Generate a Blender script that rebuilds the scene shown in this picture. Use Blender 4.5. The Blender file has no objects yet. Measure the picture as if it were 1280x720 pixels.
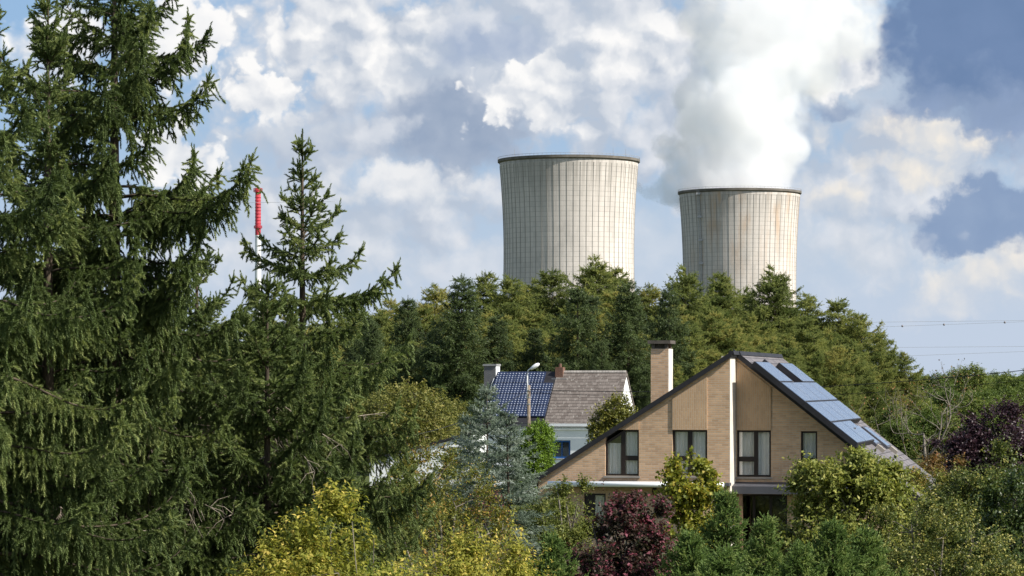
import bpy, bmesh, math, random
import numpy as np
from mathutils import Vector, Matrix

D = bpy.data
SC = bpy.context.scene
COL = SC.collection
F = 3630.0            # focal length in photo pixels (1280 wide)
CAMZ = 6.0
HY = 480.0            # photo row of the horizon
R = math.radians


def at(px, py, d):
    """world point seen at photo pixel px, py at depth d metres"""
    return ((px - 640.0) / F * d, d, CAMZ + (HY - py) / F * d)


# ------------------------------------------------------------------ scene
SC.render.engine = 'CYCLES'
cy = SC.cycles
cy.max_bounces = 24
cy.diffuse_bounces = 3
cy.glossy_bounces = 3
cy.transmission_bounces = 4
cy.transparent_max_bounces = 6
cy.volume_bounces = 24
cy.use_denoising = True
try:
    cy.denoiser = 'OPENIMAGEDENOISE'
    cy.denoising_input_passes = 'RGB_ALBEDO_NORMAL'
except Exception:
    pass
cy.sample_clamp_indirect = 8.0
SC.view_settings.view_transform = 'Standard'
SC.view_settings.look = 'None'
SC.view_settings.gamma = 1.0
EXP = 0.6
SC.view_settings.exposure = EXP

cam = D.cameras.new('camera')
cam.sensor_width = 36.0
cam.lens = 36.0 * F / 1280.0
cam.shift_y = (HY - 360.0) / 1280.0
cam.clip_start = 0.5
cam.clip_end = 20000.0
camo = D.objects.new('camera', cam)
COL.objects.link(camo)
camo.location = (0, 0, CAMZ)
camo.rotation_euler = (R(90), 0, 0)
SC.camera = camo

# ------------------------------------------------------------------ node helpers
class NT:
    """tiny expression builder over a node tree"""
    def __init__(self, tree):
        self.t = tree

    def node(self, kind, **kw):
        n = self.t.nodes.new(kind)
        for k, v in kw.items():
            setattr(n, k, v)
        return n

    def put(self, sock, v):
        if isinstance(v, S):
            self.t.links.new(v.s, sock)
        elif v is not None:
            if hasattr(sock, 'default_value'):
                if sock.type == 'RGBA' and len(v) == 3:
                    v = (*v, 1.0)
                sock.default_value = v

    def m(self, op, a, b=None, c=None, clamp=False):
        n = self.node('ShaderNodeMath', operation=op, use_clamp=clamp)
        self.put(n.inputs[0], a)
        if b is not None:
            self.put(n.inputs[1], b)
        if c is not None:
            self.put(n.inputs[2], c)
        return S(self, n.outputs[0])

    def vec(self, x, y, z=0.0):
        n = self.node('ShaderNodeCombineXYZ')
        for i, v in enumerate((x, y, z)):
            self.put(n.inputs[i], v)
        return S(self, n.outputs[0])

    def sep(self, v):
        n = self.node('ShaderNodeSeparateXYZ')
        self.put(n.inputs[0], v)
        return [S(self, o) for o in n.outputs]

    def vm(self, op, a, b=None, scale=None):
        n = self.node('ShaderNodeVectorMath', operation=op)
        self.put(n.inputs[0], a)
        if b is not None:
            self.put(n.inputs[1], b)
        if scale is not None:
            self.put(n.inputs['Scale'], scale)
        return S(self, n.outputs['Value' if op in ('LENGTH', 'DOT_PRODUCT', 'DISTANCE') else 'Vector'])

    def noise(self, v, scale=1.0, detail=4.0, rough=0.5, dist=0.0, dims='3D', color=False, lac=2.0):
        n = self.node('ShaderNodeTexNoise', noise_dimensions=dims)
        self.put(n.inputs['Vector'], v)
        n.inputs['Scale'].default_value = scale
        n.inputs['Detail'].default_value = detail
        n.inputs['Roughness'].default_value = rough
        n.inputs['Lacunarity'].default_value = lac
        n.inputs['Distortion'].default_value = dist
        return S(self, n.outputs['Color' if color else 0])

    def voro(self, v, scale=1.0, detail=0.0, rough=0.5, feature='F1', dims='3D', out='Distance', rand=1.0):
        n = self.node('ShaderNodeTexVoronoi', voronoi_dimensions=dims, feature=feature)
        self.put(n.inputs['Vector'], v)
        n.inputs['Scale'].default_value = scale
        if 'Detail' in n.inputs:
            n.inputs['Detail'].default_value = detail
            n.inputs['Roughness'].default_value = rough
        if 'Randomness' in n.inputs:
            n.inputs['Randomness'].default_value = rand
        return S(self, n.outputs[out])

    def ss(self, x, a, b):
        """smoothstep of x from a to b, 0..1"""
        n = self.node('ShaderNodeMapRange', interpolation_type='SMOOTHSTEP', clamp=True)
        self.put(n.inputs[0], x)
        n.inputs[1].default_value = a
        n.inputs[2].default_value = b
        return S(self, n.outputs[0])

    def mix(self, f, a, b, mode='MIX'):
        n = self.node('ShaderNodeMix', data_type='RGBA', blend_type=mode)
        n.clamp_factor = True
        self.put(n.inputs[0], f)
        self.put(n.inputs[6], a)
        self.put(n.inputs[7], b)
        return S(self, n.outputs[2])

    def ramp(self, f, stops, interp='LINEAR'):
        n = self.node('ShaderNodeValToRGB')
        cr = n.color_ramp
        cr.interpolation = interp
        while len(cr.elements) < len(stops):
            cr.elements.new(0.5)
        for e, (p, c) in zip(cr.elements, stops):
            e.position = p
            e.color = (*c, 1.0) if len(c) == 3 else c
        self.put(n.inputs[0], f)
        return S(self, n.outputs[0])

    def bump(self, h, strength=0.3, dist=0.02):
        n = self.node('ShaderNodeBump')
        n.inputs['Strength'].default_value = strength
        n.inputs['Distance'].default_value = dist
        self.put(n.inputs['Height'], h)
        return S(self, n.outputs[0])

    def attr(self, name, out='Fac'):
        n = self.node('ShaderNodeAttribute', attribute_name=name)
        return S(self, n.outputs[out])

    def coord(self, out='Object'):
        n = self.node('ShaderNodeTexCoord')
        return S(self, n.outputs[out])

    def rnd(self):
        n = self.node('ShaderNodeObjectInfo')
        return S(self, n.outputs['Random'])


class S:
    def __init__(self, nt, s):
        self.n, self.s = nt, s
    def __add__(self, o): return self.n.m('ADD', self, o)
    __radd__ = __add__
    def __sub__(self, o): return self.n.m('SUBTRACT', self, o)
    def __rsub__(self, o): return self.n.m('SUBTRACT', o, self)
    def __mul__(self, o): return self.n.m('MULTIPLY', self, o)
    __rmul__ = __mul__
    def __truediv__(self, o): return self.n.m('DIVIDE', self, o)
    def __pow__(self, o): return self.n.m('POWER', self, o)


def srgb(r, g, b):
    f = lambda c: (c / 255 / 12.92) if c / 255 <= 0.04045 else ((c / 255 + 0.055) / 1.055) ** 2.4
    return (f(r), f(g), f(b))


def material(name):
    m = D.materials.new(name)
    m.use_nodes = True
    m.node_tree.nodes.clear()
    nt = NT(m.node_tree)
    out = nt.node('ShaderNodeOutputMaterial')
    return m, nt, out


def principled(nt, out, col, rough=0.7, bump=None, spec=0.3, metal=0.0, **kw):
    b = nt.node('ShaderNodeBsdfPrincipled')
    nt.put(b.inputs['Base Color'], col)
    nt.put(b.inputs['Roughness'], rough)
    nt.put(b.inputs['Specular IOR Level'], spec)
    nt.put(b.inputs['Metallic'], metal)
    for k, v in kw.items():
        nt.put(b.inputs[k], v)
    if bump is not None:
        nt.put(b.inputs['Normal'], bump)
    nt.t.links.new(b.outputs[0], out.inputs[0])
    return b


# ------------------------------------------------------------------ object helpers
def mesh_obj(name, me, mat=None, parent=None):
    o = D.objects.new(name, me)
    COL.objects.link(o)
    if mat is not None:
        me.materials.clear()
        me.materials.append(mat)
    if parent is not None:
        o.parent = parent
    return o


def thing(name, label, cat, loc=(0, 0, 0), rz=0.0, group=None):
    o = D.objects.new(name, None)
    COL.objects.link(o)
    o.empty_display_size = 0.3
    o.location = loc
    o.rotation_euler = (0, 0, rz)
    return tag(o, label, cat, group)


def tag(o, label=None, cat=None, group=None, kind=None):
    if label: o['label'] = label
    if cat: o['category'] = cat
    if group: o['group'] = group
    if kind: o['kind'] = kind
    return o


class BM:
    """collects solid shapes and links them as ONE mesh object"""
    def __init__(self):
        self.v, self.f, self.mi = [], [], []

    def poly(self, pts, faces, mi=0):
        b = len(self.v)
        self.v += [tuple(p) for p in pts]
        self.f += [tuple(b + i for i in f) for f in faces]
        self.mi += [mi] * len(faces)
        return self

    def box(self, x0, x1, y0, y1, z0, z1, mi=0):
        p = [(x0, y0, z0), (x1, y0, z0), (x1, y1, z0), (x0, y1, z0), (x0, y0, z1), (x1, y0, z1), (x1, y1, z1), (x0, y1, z1)]
        return self.poly(p, [(3, 2, 1, 0), (4, 5, 6, 7), (0, 1, 5, 4), (1, 2, 6, 5), (2, 3, 7, 6), (3, 0, 4, 7)], mi)

    def prism(self, pts, vec, mi=0):
        """polygon pts (3-D) swept along vec"""
        n = len(pts)
        q = [tuple(p) for p in pts] + [tuple(Vector(p) + Vector(vec)) for p in pts]
        fs = [tuple(range(n))[::-1], tuple(range(n, 2 * n))]
        fs += [(i, (i + 1) % n, n + (i + 1) % n, n + i) for i in range(n)]
        return self.poly(q, fs, mi)

    def tube(self, pts, rad, n=8, mi=0, cap=True):
        pts = [Vector(p) for p in pts]
        rad = rad if hasattr(rad, '__len__') else [rad] * len(pts)
        b = len(self.v)
        for i, p in enumerate(pts):
            t = (pts[min(i + 1, len(pts) - 1)] - pts[max(i - 1, 0)]).normalized()
            a = Vector((0, 0, 1)) if abs(t.z) < 0.9 else Vector((1, 0, 0))
            u = t.cross(a).normalized()
            w = t.cross(u)
            for k in range(n):
                an = 2 * math.pi * k / n
                self.v.append(tuple(p + (u * math.cos(an) + w * math.sin(an)) * rad[i]))
        for i in range(len(pts) - 1):
            for k in range(n):
                self.f.append((b + i * n + k, b + i * n + (k + 1) % n, b + (i + 1) * n + (k + 1) % n, b + (i + 1) * n + k))
                self.mi.append(mi)
        if cap:
            self.f.append(tuple(b + k for k in range(n))[::-1]); self.mi.append(mi)
            e = b + (len(pts) - 1) * n
            self.f.append(tuple(e + k for k in range(n))); self.mi.append(mi)
        return self

    def lathe(self, prof, n=32, cx=0.0, cy=0.0, mi=0, cap=False):
        b = len(self.v)
        for r, z in prof:
            for k in range(n):
                an = 2 * math.pi * k / n
                self.v.append((cx + r * math.cos(an), cy + r * math.sin(an), z))
        for i in range(len(prof) - 1):
            for k in range(n):
                self.f.append((b + i * n + k, b + i * n + (k + 1) % n, b + (i + 1) * n + (k + 1) % n, b + (i + 1) * n + k))
                self.mi.append(mi)
        if cap:
            self.f.append(tuple(b + k for k in range(n))[::-1]); self.mi.append(mi)
            e = b + (len(prof) - 1) * n
            self.f.append(tuple(e + k for k in range(n))); self.mi.append(mi)
        return self

    def build(self, name, mat, parent=None, smooth=False, bevel=0.0):
        me = D.meshes.new(name)
        me.from_pydata(self.v, [], self.f)
        me.validate()
        bm = bmesh.new()
        bm.from_mesh(me)
        bmesh.ops.recalc_face_normals(bm, faces=bm.faces)
        if bevel > 0:
            bmesh.ops.bevel(bm, geom=[e for e in bm.edges if len(e.link_faces) == 2 and e.calc_face_angle(0) > 0.6], offset=bevel, segments=1, affect='EDGES', clamp_overlap=True)
        bm.to_mesh(me)
        bm.free()
        if smooth:
            me.polygons.foreach_set('use_smooth', [True] * len(me.polygons))
        mats = mat if isinstance(mat, (list, tuple)) else [mat]
        o = mesh_obj(name, me, None, parent)
        for m in mats:
            me.materials.append(m)
        if len(mats) > 1 and bevel == 0 and len(me.polygons) == len(self.mi):
            me.polygons.foreach_set('material_index', self.mi)
        return o


def np_mesh(name, verts, tris=None, quads=None, tint=None, smooth=False):
    """fast mesh from numpy arrays; tint is one value per vertex"""
    me = D.meshes.new(name)
    nv = len(verts)
    me.vertices.add(nv)
    me.vertices.foreach_set('co', np.ascontiguousarray(verts, np.float32).ravel())
    loops, starts, n = [], [], 0
    for arr, k in ((tris, 3), (quads, 4)):
        if arr is not None and len(arr):
            loops.append(np.asarray(arr, np.int32).ravel())
            starts.append(n + np.arange(len(arr), dtype=np.int32) * k)
            n += len(arr) * k
    loops = np.concatenate(loops); starts = np.concatenate(starts)
    me.loops.add(len(loops))
    me.loops.foreach_set('vertex_index', loops)
    me.polygons.add(len(starts))
    me.polygons.foreach_set('loop_start', starts)
    if smooth:
        me.polygons.foreach_set('use_smooth', np.ones(len(starts), bool))
    if tint is not None:
        a = me.attributes.new('tint', 'FLOAT', 'POINT')
        a.data.foreach_set('value', np.asarray(tint, np.float32))
    me.update(calc_edges=True)
    return me
# ------------------------------------------------------------------ sun and sky
SUN_A, SUN_EL = R(64), R(42)     # azimuth from "towards the camera" round to the right; elevation
SUN = Vector((math.sin(SUN_A) * math.cos(SUN_EL), -math.cos(SUN_A) * math.cos(SUN_EL), math.sin(SUN_EL)))
sl = D.lights.new('sun', 'SUN')
sl.energy = 5.0
sl.angle = R(0.5)
sl.color = (1.0, 0.955, 0.88)
so = D.objects.new('sun', sl)
COL.objects.link(so)
so.location = (60, -30, 80)
so.rotation_euler = SUN.to_track_quat('Z', 'Y').to_euler()

world = D.worlds.new('World')
SC.world = world
world.use_nodes = True
world.node_tree.nodes.clear()
w = NT(world.node_tree)
wout = w.node('ShaderNodeOutputWorld')
bg = w.node('ShaderNodeBackground')
SKY = 0.1
bg.inputs['Strength'].default_value = SKY
sky = w.node('ShaderNodeTexSky', sky_type='NISHITA', sun_disc=False)
sky.sun_elevation = SUN_EL
sky.sun_rotation = math.atan2(SUN.x, SUN.y)
sky.air_density = 1.0
sky.dust_density = 1.2
sky.ozone_density = 1.2
nish = S(w, sky.outputs[0])

d = w.coord('Generated')
dx, dy, dz = w.sep(d)
ay = w.m('MAXIMUM', w.m('ABSOLUTE', dy), 0.08)
# direction -> tangent plane of the view north, in units of 100 photo pixels
U = dx / ay * (F / 100) + 6.4
V = 4.8 - dz / ay * (F / 100)
P = w.vec(U, V, 0.0)
# billowy warp shared by every cloud: big lobes, then cauliflower detail
n1 = w.noise(P, 0.9, 2.0, 0.5, color=True)
n2 = w.noise(w.vm('ADD', P, (7.3, 2.1, 3.0)), 2.6, 7.0, 0.58, color=True)
off = w.vm('ADD', w.vm('SCALE', w.vm('SUBTRACT', n1, (0.5, 0.5, 0.5)), scale=1.1),
           w.vm('SCALE', w.vm('SUBTRACT', n2, (0.5, 0.5, 0.5)), scale=0.55))
PW = w.vm('ADD', P, off)
WU, WV, _ = w.sep(PW)


def billow(p, k, det):
    a = w.voro(p, 1.25 * k, 2.0, 0.5, 'SMOOTH_F1', dims='2D')
    b = w.noise(p, 1.1 * k, det, 0.52, dims='2D')
    return b * 0.75 - a * 0.6


PB = w.vm('ADD', P, w.vm('SCALE', w.vm('SUBTRACT', n2, (0.5, 0.5, 0.5)), scale=0.30))
big = billow(PB, 0.62, 6.0) - billow(w.vm('ADD', PB, (0.24, -0.30, 0.0)), 0.62, 6.0)
small = billow(PB, 1.7, 5.0) - billow(w.vm('ADD', PB, (0.09, -0.12, 0.0)), 1.7, 5.0)
relief = big * 1.45 + small * 0.95           # lobes catch the sun on their upper right
pf = w.voro(PB, 2.1, 3.0, 0.55, 'SMOOTH_F1', dims='2D')
puff = (0.42 - pf) * 0.75                    # rounded heads along every cloud edge
fine = (w.noise(P, 1.3, 8.0, 0.58) - 0.5)

K = 1.0 / SKY / 2 ** EXP


def rgb(r, g, b, k=1.0):
    c = srgb(r, g, b)
    return (c[0] * K * k, c[1] * K * k, c[2] * K * k, 1.0)


# clear air: pale towards the horizon, bluer above
col = w.mix(w.ss(V, 0.2, 4.6), rgb(146, 182, 221), rgb(193, 208, 229))
col = w.mix(0.12, col, nish)
relief_c = w.m('MINIMUM', w.m('MAXIMUM', relief, -0.5), 0.5)


def cloud(col, cx, cy_, rx, ry, edge, soft, lit, shade, grad=0.0, rel=1.0, bias=0.5, op=1.0, rot=0.0, warp=1.0):
    """one cloud bank: an ellipse about a direction (photo px of the sky it fills), its edge broken by the warp; lit/shade = its colours"""
    u = (WU * warp + U * (1 - warp)) - cx / 100
    v = (WV * warp + V * (1 - warp)) - cy_ / 100
    if rot:
        c, s = math.cos(R(rot)), math.sin(R(rot))
        u, v = u * c + v * s, v * c - u * s
    q = w.m('SQRT', (u * (100 / rx)) ** 2 + (v * (100 / ry)) ** 2) - (puff if rel > 0.5 else puff * 0.45 + 0.04)
    mask = w.ss(q, 1.0 + soft, 1.0 - soft)
    if op != 1.0:
        mask = mask * op
    l = relief_c * rel + fine * 0.5 * rel + puff * 0.5 * rel + bias - v * (grad * 100 / ry)
    c = w.mix(w.m('MINIMUM', w.m('MAXIMUM', l, 0.0), 1.0), shade, lit)
    return w.mix(mask, col, c)


WHITE_C = rgb(253, 252, 251)
CREAM = rgb(243, 237, 228)
PALE = rgb(228, 231, 237)
GREY = rgb(204, 212, 223)
SHADE = rgb(186, 197, 213)
MID = rgb(168, 182, 204)
DARK = rgb(110, 135, 173)
DARK2 = rgb(143, 162, 192)
for a in [
    # broad grey-white bank over the middle and left
    (640, 70, 520, 200, 0, .30, PALE, SHADE, .04, 1.1, .55, .97),
    (420, 285, 200, 75, 0, .6, PALE, SHADE, .1, .9, .5, .85),
    (320, 230, 120, 90, 0, .7, GREY, SHADE, 0, .6, .5, .7),
    (1130, 120, 200, 150, 0, .5, GREY, SHADE, .1, .9, .55, .75),
    (1110, 235, 210, 110, 0, .5, PALE, SHADE, 0, 1.2, .55, .9),
    (1010, 320, 120, 60, 0, .7, PALE, GREY, 0, .8, .5, .7),
    (820, 300, 90, 60, 0, .7, PALE, GREY, 0, .6, .4, .5),
    (580, 330, 110, 30, 0, .6, PALE, GREY, 0, .8, .5, .7),
    (340, 330, 150, 60, 0, .6, PALE, GREY, .1, .9, .55, .8),
    (560, 265, 110, 36, 0, .5, PALE, SHADE, .2, 1.1, .5, .85),
    (400, 215, 60, 34, 0, .5, PALE, SHADE, .2, 1.2, .55, .8),
    # sunlit heaps at the left
    (215, 55, 85, 75, 0, .15, WHITE_C, PALE, .15, .9, .78),
    (225, 200, 62, 60, 0, .12, WHITE_C, GREY, .2, .8, .85),
    (75, 60, 75, 60, 0, .35, WHITE_C, GREY, .1, .9, .7),
    (440, 55, 130, 85, 0, .16, WHITE_C, SHADE, .32, 1.2, .62),
    (345, 118, 72, 46, 0, .10, WHITE_C, SHADE, .45, 1.0, .70),
    (400, 165, 70, 50, 0, .5, GREY, MID, .1, .9, .5, .8),
    (480, 20, 110, 50, 0, .3, WHITE_C, SHADE, .1, 1.3, .72),
    # grey-blue underside left of the towers
    (560, 172, 112, 72, 0, .30, rgb(180, 192, 210), rgb(146, 163, 189), -.25, .5, .40, .97),
    (620, 50, 70, 46, 0, .4, rgb(200, 209, 223), rgb(168, 183, 208), 0, .9, .42, .9),
    (470, 175, 40, 32, 0, .5, PALE, SHADE, .2, .8, .62, .9),
    (455, 245, 150, 28, 0, .35, rgb(238, 239, 241), GREY, .3, 1.1, .62, .95),
    # bright heap behind the towers
    (690, 122, 105, 66, 0, .12, WHITE_C, SHADE, .30, 1.2, .66),
    (800, 55, 120, 75, 0, .45, WHITE_C, SHADE, .05, 1.3, .58),
    (830, 165, 85, 55, 0, .5, PALE, SHADE, 0, 1.2, .52),
    (770, 22, 100, 40, 0, .4, WHITE_C, GREY, 0, 1.2, .68),
    (1000, 20, 120, 85, 0, .16, WHITE_C, GREY, .12, .9, .82),
    (1045, 72, 68, 58, 0, .14, WHITE_C, SHADE, .25, 1.0, .70),
    (690, 8, 150, 28, 0, .5, PALE, SHADE, 0, 1.2, .5, .8),
    # dark bank in the upper right corner
    (1265, 35, 185, 135, 0, .20, rgb(122, 146, 184), DARK, -.1, .35, .28),
    (1300, 40, 175, 110, 0, .35, rgb(124, 147, 185), DARK, -.1, .35, .3),
    (1240, 150, 135, 62, 0, .6, rgb(150, 170, 204), DARK2, 0, .7, .30, .85),
    (1060, 130, 45, 12, 0, .5, SHADE, DARK2, 0, .8, .3, .8),
    # cream heaps under it
    (1170, 192, 88, 40, 0, .28, CREAM, GREY, .3, 1.4, .55),
    (1045, 245, 52, 30, 0, .5, CREAM, GREY, .3, 1.2, .62, .9),
    (1120, 175, 60, 30, 0, .5, CREAM, SHADE, .2, 1.3, .58, .9),
    (1040, 160, 30, 20, 0, .4, CREAM, GREY, .2, 1.2, .65, .9),
    # dark heap low at the right, bright bank under it
    (1240, 348, 115, 40, 0, .5, CREAM, GREY, .3, 1.1, .66, .95, -16),
    (1222, 280, 92, 58, 0, .14, rgb(150, 171, 201), rgb(134, 156, 190), 0, .4, .4, .97),
    (1100, 325, 70, 30, 0, .6, PALE, GREY, .2, 1., .5, .6),
]:
    col = cloud(col, *a)
# thin pale veil above the tree line
col = w.mix(w.ss(V, 3.0, 4.4) * 0.5, col, rgb(198, 211, 231))
# away from the view: plain sky with scattered soft cloud
far_n = w.noise(d, 3.2, 3.0, 0.55)
rest = w.mix(w.ss(far_n, 0.46, 0.66) * 0.7, nish, rgb(205, 211, 222))
inview = w.ss(dy, 0.90, 0.96)
bg2 = w.node('ShaderNodeBackground')
bg2.inputs['Strength'].default_value = SKY
w.put(bg.inputs['Color'], col)
w.put(bg2.inputs['Color'], rest)
mx = w.node('ShaderNodeMixShader')
w.put(mx.inputs[0], inview)
w.t.links.new(bg2.outputs[0], mx.inputs[1])
w.t.links.new(bg.outputs[0], mx.inputs[2])
w.t.links.new(mx.outputs[0], wout.inputs[0])
world.cycles.sampling_method = 'MANUAL'
world.cycles.sample_map_resolution = 1024
# ------------------------------------------------------------------ ground
def mat_grass():
    m, n, out = material('meadow_grass')
    p = n.coord('Object')
    a = n.noise(p, 0.08, 6.0, 0.6)
    b = n.noise(p, 3.0, 4.0, 0.6)
    c = n.mix(a, (0.035, 0.06, 0.014), (0.10, 0.11, 0.035))
    c = n.mix(b * 0.5, c, (0.05, 0.045, 0.02))
    principled(n, out, c, 0.9, n.bump(b, 0.6, 0.05), 0.1)
    return m


gb = BM()
N = 48
rings = [0.0, 20, 60, 150, 400, 1200, 4000, 12000]
for i, r_ in enumerate(rings):
    for k in range(N):
        an = 2 * math.pi * k / N
        gb.v.append((r_ * math.cos(an), r_ * math.sin(an), 0.0))
for i in range(len(rings) - 1):
    for k in range(N):
        gb.f.append((i * N + k, (i + 1) * N + k, (i + 1) * N + (k + 1) % N, i * N + (k + 1) % N))
        gb.mi.append(0)
g = gb.build('ground', mat_grass())
tag(g, kind='structure')


# ------------------------------------------------------------------ cooling towers
def mat_concrete(name, rust=0.0, ribs=64):
    m, n, out = material(name)
    p = n.coord('Object')
    x, y, z = n.sep(p)
    ang = n.m('ARCTAN2', y, x)
    # streaks run down the shell, dirty where water runs off the rim
    sv = n.vec(ang * 22.0, z * 0.012, 0.0)
    st = n.noise(sv, 1.0, 6.0, 0.65)
    big = n.noise(n.vec(ang * 2.2, z * 0.02, 3.0), 1.0, 4.0, 0.6)
    lift = n.m('FRACT', z * (1 / 3.2))
    line = n.m('LESS_THAN', lift, 0.10)
    perl = n.noise(n.vec(n.m('FLOOR', ang * (ribs / 2 / math.pi)), n.m('FLOOR', z * (1 / 3.2)), 0.0), 3.7, 0.0)
    base = n.mix(big, (0.545, 0.495, 0.445), (0.665, 0.615, 0.565))
    base = n.mix(n.ss(st, 0.48, 0.72) * 0.32, base, (0.34, 0.32, 0.29))
    base = n.mix((perl - 0.35) * 0.6, base, (0.38, 0.355, 0.32))
    blot = n.ss(n.noise(n.vec(ang * 1.3, z * 0.016, 6.0), 1.0, 6.0, 0.65), 0.47, 0.60)
    base = n.mix(blot * 0.34, base, (0.34, 0.325, 0.30))
    base = n.mix(line * 0.42, base, (0.22, 0.205, 0.18))
    rim = n.ss(z, 118.0, 146.0)
    base = n.mix(rim * n.ss(st, 0.40, 0.62) * 0.55, base, (0.26, 0.24, 0.21))
    if rust:
        rr = n.ss(n.noise(n.vec(ang * 4.0, z * 0.018, 9.0), 1.0, 5.0, 0.6), 0.46, 0.66)
        base = n.mix(rr * rust * n.ss(z, 60.0, 150.0), base, (0.50, 0.33, 0.20))
    principled(n, out, base, 0.9, n.bump(st + line * -0.3, 0.25, 0.4), 0.15)
    return m


def mat_flat(name, col, rough=0.6, var=0.25, scale=4.0, spec=0.3, metal=0.0):
    m, n, out = material(name)
    p = n.coord('Object')
    a = n.noise(p, scale, 5.0, 0.6)
    dark = tuple(c * (1 - var) for c in col)
    lite = tuple(min(1, c * (1 + var * 0.5)) for c in col)
    principled(n, out, n.mix(n.ss(a, 0.3, 0.7), dark, lite), rough, n.bump(a, 0.1, 0.01), spec, metal)
    return m


M_RIB = mat_flat('rib_concrete', (0.30, 0.285, 0.26), 0.9, 0.3, 0.05)
M_RIM = mat_flat('rim_concrete', (0.15, 0.135, 0.115), 0.9, 0.3, 0.2)
M_STEEL = mat_flat('galvanised_steel', (0.35, 0.36, 0.37), 0.5, 0.2, 2.0, metal=0.4)
M_GALV = mat_flat('weathered_steel', (0.30, 0.30, 0.30), 0.7, 0.3, 1.0)


def cooling_tower(px, dist, rtop, ptop, rthroat, pthroat, label, rust, ribs, rods, ladder=None):
    s = dist / F
    ztop = CAMZ + (HY - ptop) * s
    zth = CAMZ + (HY - pthroat) * s
    r0, r1 = rthroat * s, rtop * s
    c = (ztop - zth) / math.sqrt((r1 / r0) ** 2 - 1)
    rad = lambda z: r0 * math.sqrt(1 + ((z - zth) / c) ** 2)
    x0 = (px - 640) * s
    t = thing('cooling_tower', label, 'cooling tower', (x0, dist, 0))
    sh = BM()
    zs = [12 + (ztop - 12) * i / 40 for i in range(41)]
    th = 1.0
    sh.lathe([(rad(z), z) for z in zs] + [(rad(z) - th, z) for z in zs[::-1]], 128)
    # close the bottom ring
    n0, n1 = 0, 81 * 128
    for k in range(128):
        sh.f.append((n0 + k, n1 + k, n1 + (k + 1) % 128, n0 + (k + 1) % 128)); sh.mi.append(0)
    shell = sh.build('shell', mat_concrete('tower_concrete', rust, ribs), t, smooth=True)
    rb = BM()
    hw = 0.14
    for k in range(ribs):
        an = 2 * math.pi * (k + 0.5) / ribs
        ca, sa = math.cos(an), math.sin(an)
        p = []
        for z in zs[:-1]:
            ra, ro = rad(z) - 0.2, rad(z) + 0.18
            for rr, ww in ((ra, -hw), (ro, -hw), (ro, hw), (ra, hw)):
                p.append((rr * ca - ww * sa, rr * sa + ww * ca, z))
        b = len(rb.v)
        rb.v += p
        for i in range(len(zs) - 2):
            for q in range(3):
                rb.f.append((b + i * 4 + q, b + i * 4 + q + 1, b + i * 4 + 5 + q, b + i * 4 + 4 + q)); rb.mi.append(0)
    rb.build('ribs', M_RIB, shell)
    rm = BM()
    rm.lathe([(r1 - 1.6, ztop - 0.2), (r1 - 1.6, ztop + 1.0), (r1 + 1.0, ztop + 1.0), (r1 + 1.0, ztop - 0.6), (r1 + 0.3, ztop - 1.2), (r1 - 0.9, ztop - 1.0), (r1 - 1.6, ztop - 0.2)], 128)
    rm.build('rim_walkway', M_RIM, t)
    rl = BM()
    for k in range(96):
        an = 2 * math.pi * k / 96
        rl.tube([((r1 + 0.9) * math.cos(an), (r1 + 0.9) * math.sin(an), ztop + z) for z in (0.9, 2.2)], 0.06, 4)
    rl.lathe([(r1 + 0.82, ztop + 2.15), (r1 + 0.82, ztop + 2.3), (r1 + 0.98, ztop + 2.3), (r1 + 0.98, ztop + 2.15), (r1 + 0.82, ztop + 2.15)], 96)
    rl.build('railing', M_GALV, t)
    lg = BM()
    for k in range(40):      # diagonal columns under the shell
        a0 = 2 * math.pi * k / 40
        for da in (-1, 1):
            a1 = a0 + da * math.pi / 40
            ra, rb_ = rad(12), rad(0) + 1
            lg.tube([(ra * math.cos(a0), ra * math.sin(a0), 12.5), (rb_ * math.cos(a1), rb_ * math.sin(a1), 0)], 0.5, 6)
    lg.build('support_columns', M_RIB, t)
    for dpx in rods:
        xx = (dpx - px) * s
        yy = -math.sqrt(max(0, r1 * r1 - xx * xx))
        BM().tube([(xx, yy, ztop + 0.9), (xx, yy, ztop + 6.0)], [0.13, 0.07], 5).build('lightning_rod', M_GALV, t)
    if ladder:
        an = math.asin((ladder - px) * s / (r0 + 0.8))
        lb = BM()
        for da in (-0.9, 0.9):
            pts = []
            for z in zs:
                r_ = rad(z) + 1.1
                pts.append((r_ * math.sin(an) + da * math.cos(an), -r_ * math.cos(an) + da * math.sin(an), z))
            lb.tube(pts, 0.24, 5)
        for z in np.arange(14, ztop, 1.5):
            r_ = rad(z) + 1.1
            lb.tube([(r_ * math.sin(an) + da * math.cos(an), -r_ * math.cos(an) + da * math.sin(an), z) for da in (-0.7, 0.7)], 0.08, 4)
        lad = lb.build('ladder', M_STEEL, t)
        for z in np.arange(26, ztop, 17.0):
            r_ = rad(z) + 1.0
            cx_, cy_ = r_ * math.sin(an), -r_ * math.cos(an)
            BM().box(cx_ - 1.5, cx_ + 1.5, cy_ - 1.6, cy_ + 0.6, z, z + 0.35).box(cx_ - 1.5, cx_ + 1.5, cy_ - 1.6, cy_ - 1.45, z + 0.35, z + 1.4).build('rest_platform', M_STEEL, lad)
    return t


cooling_tower(711, 1878, 87, 202, 81.3, 318, 'larger left cooling tower of pale ribbed concrete giving off no steam', 0.0, 64, (643, 764, 780))
cooling_tower(924.5, 2163, 75.5, 241.5, 70.3, 352, 'smaller right cooling tower with rust-stained rim and ladder under the steam plume', 0.8, 60, (), 873)

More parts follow.
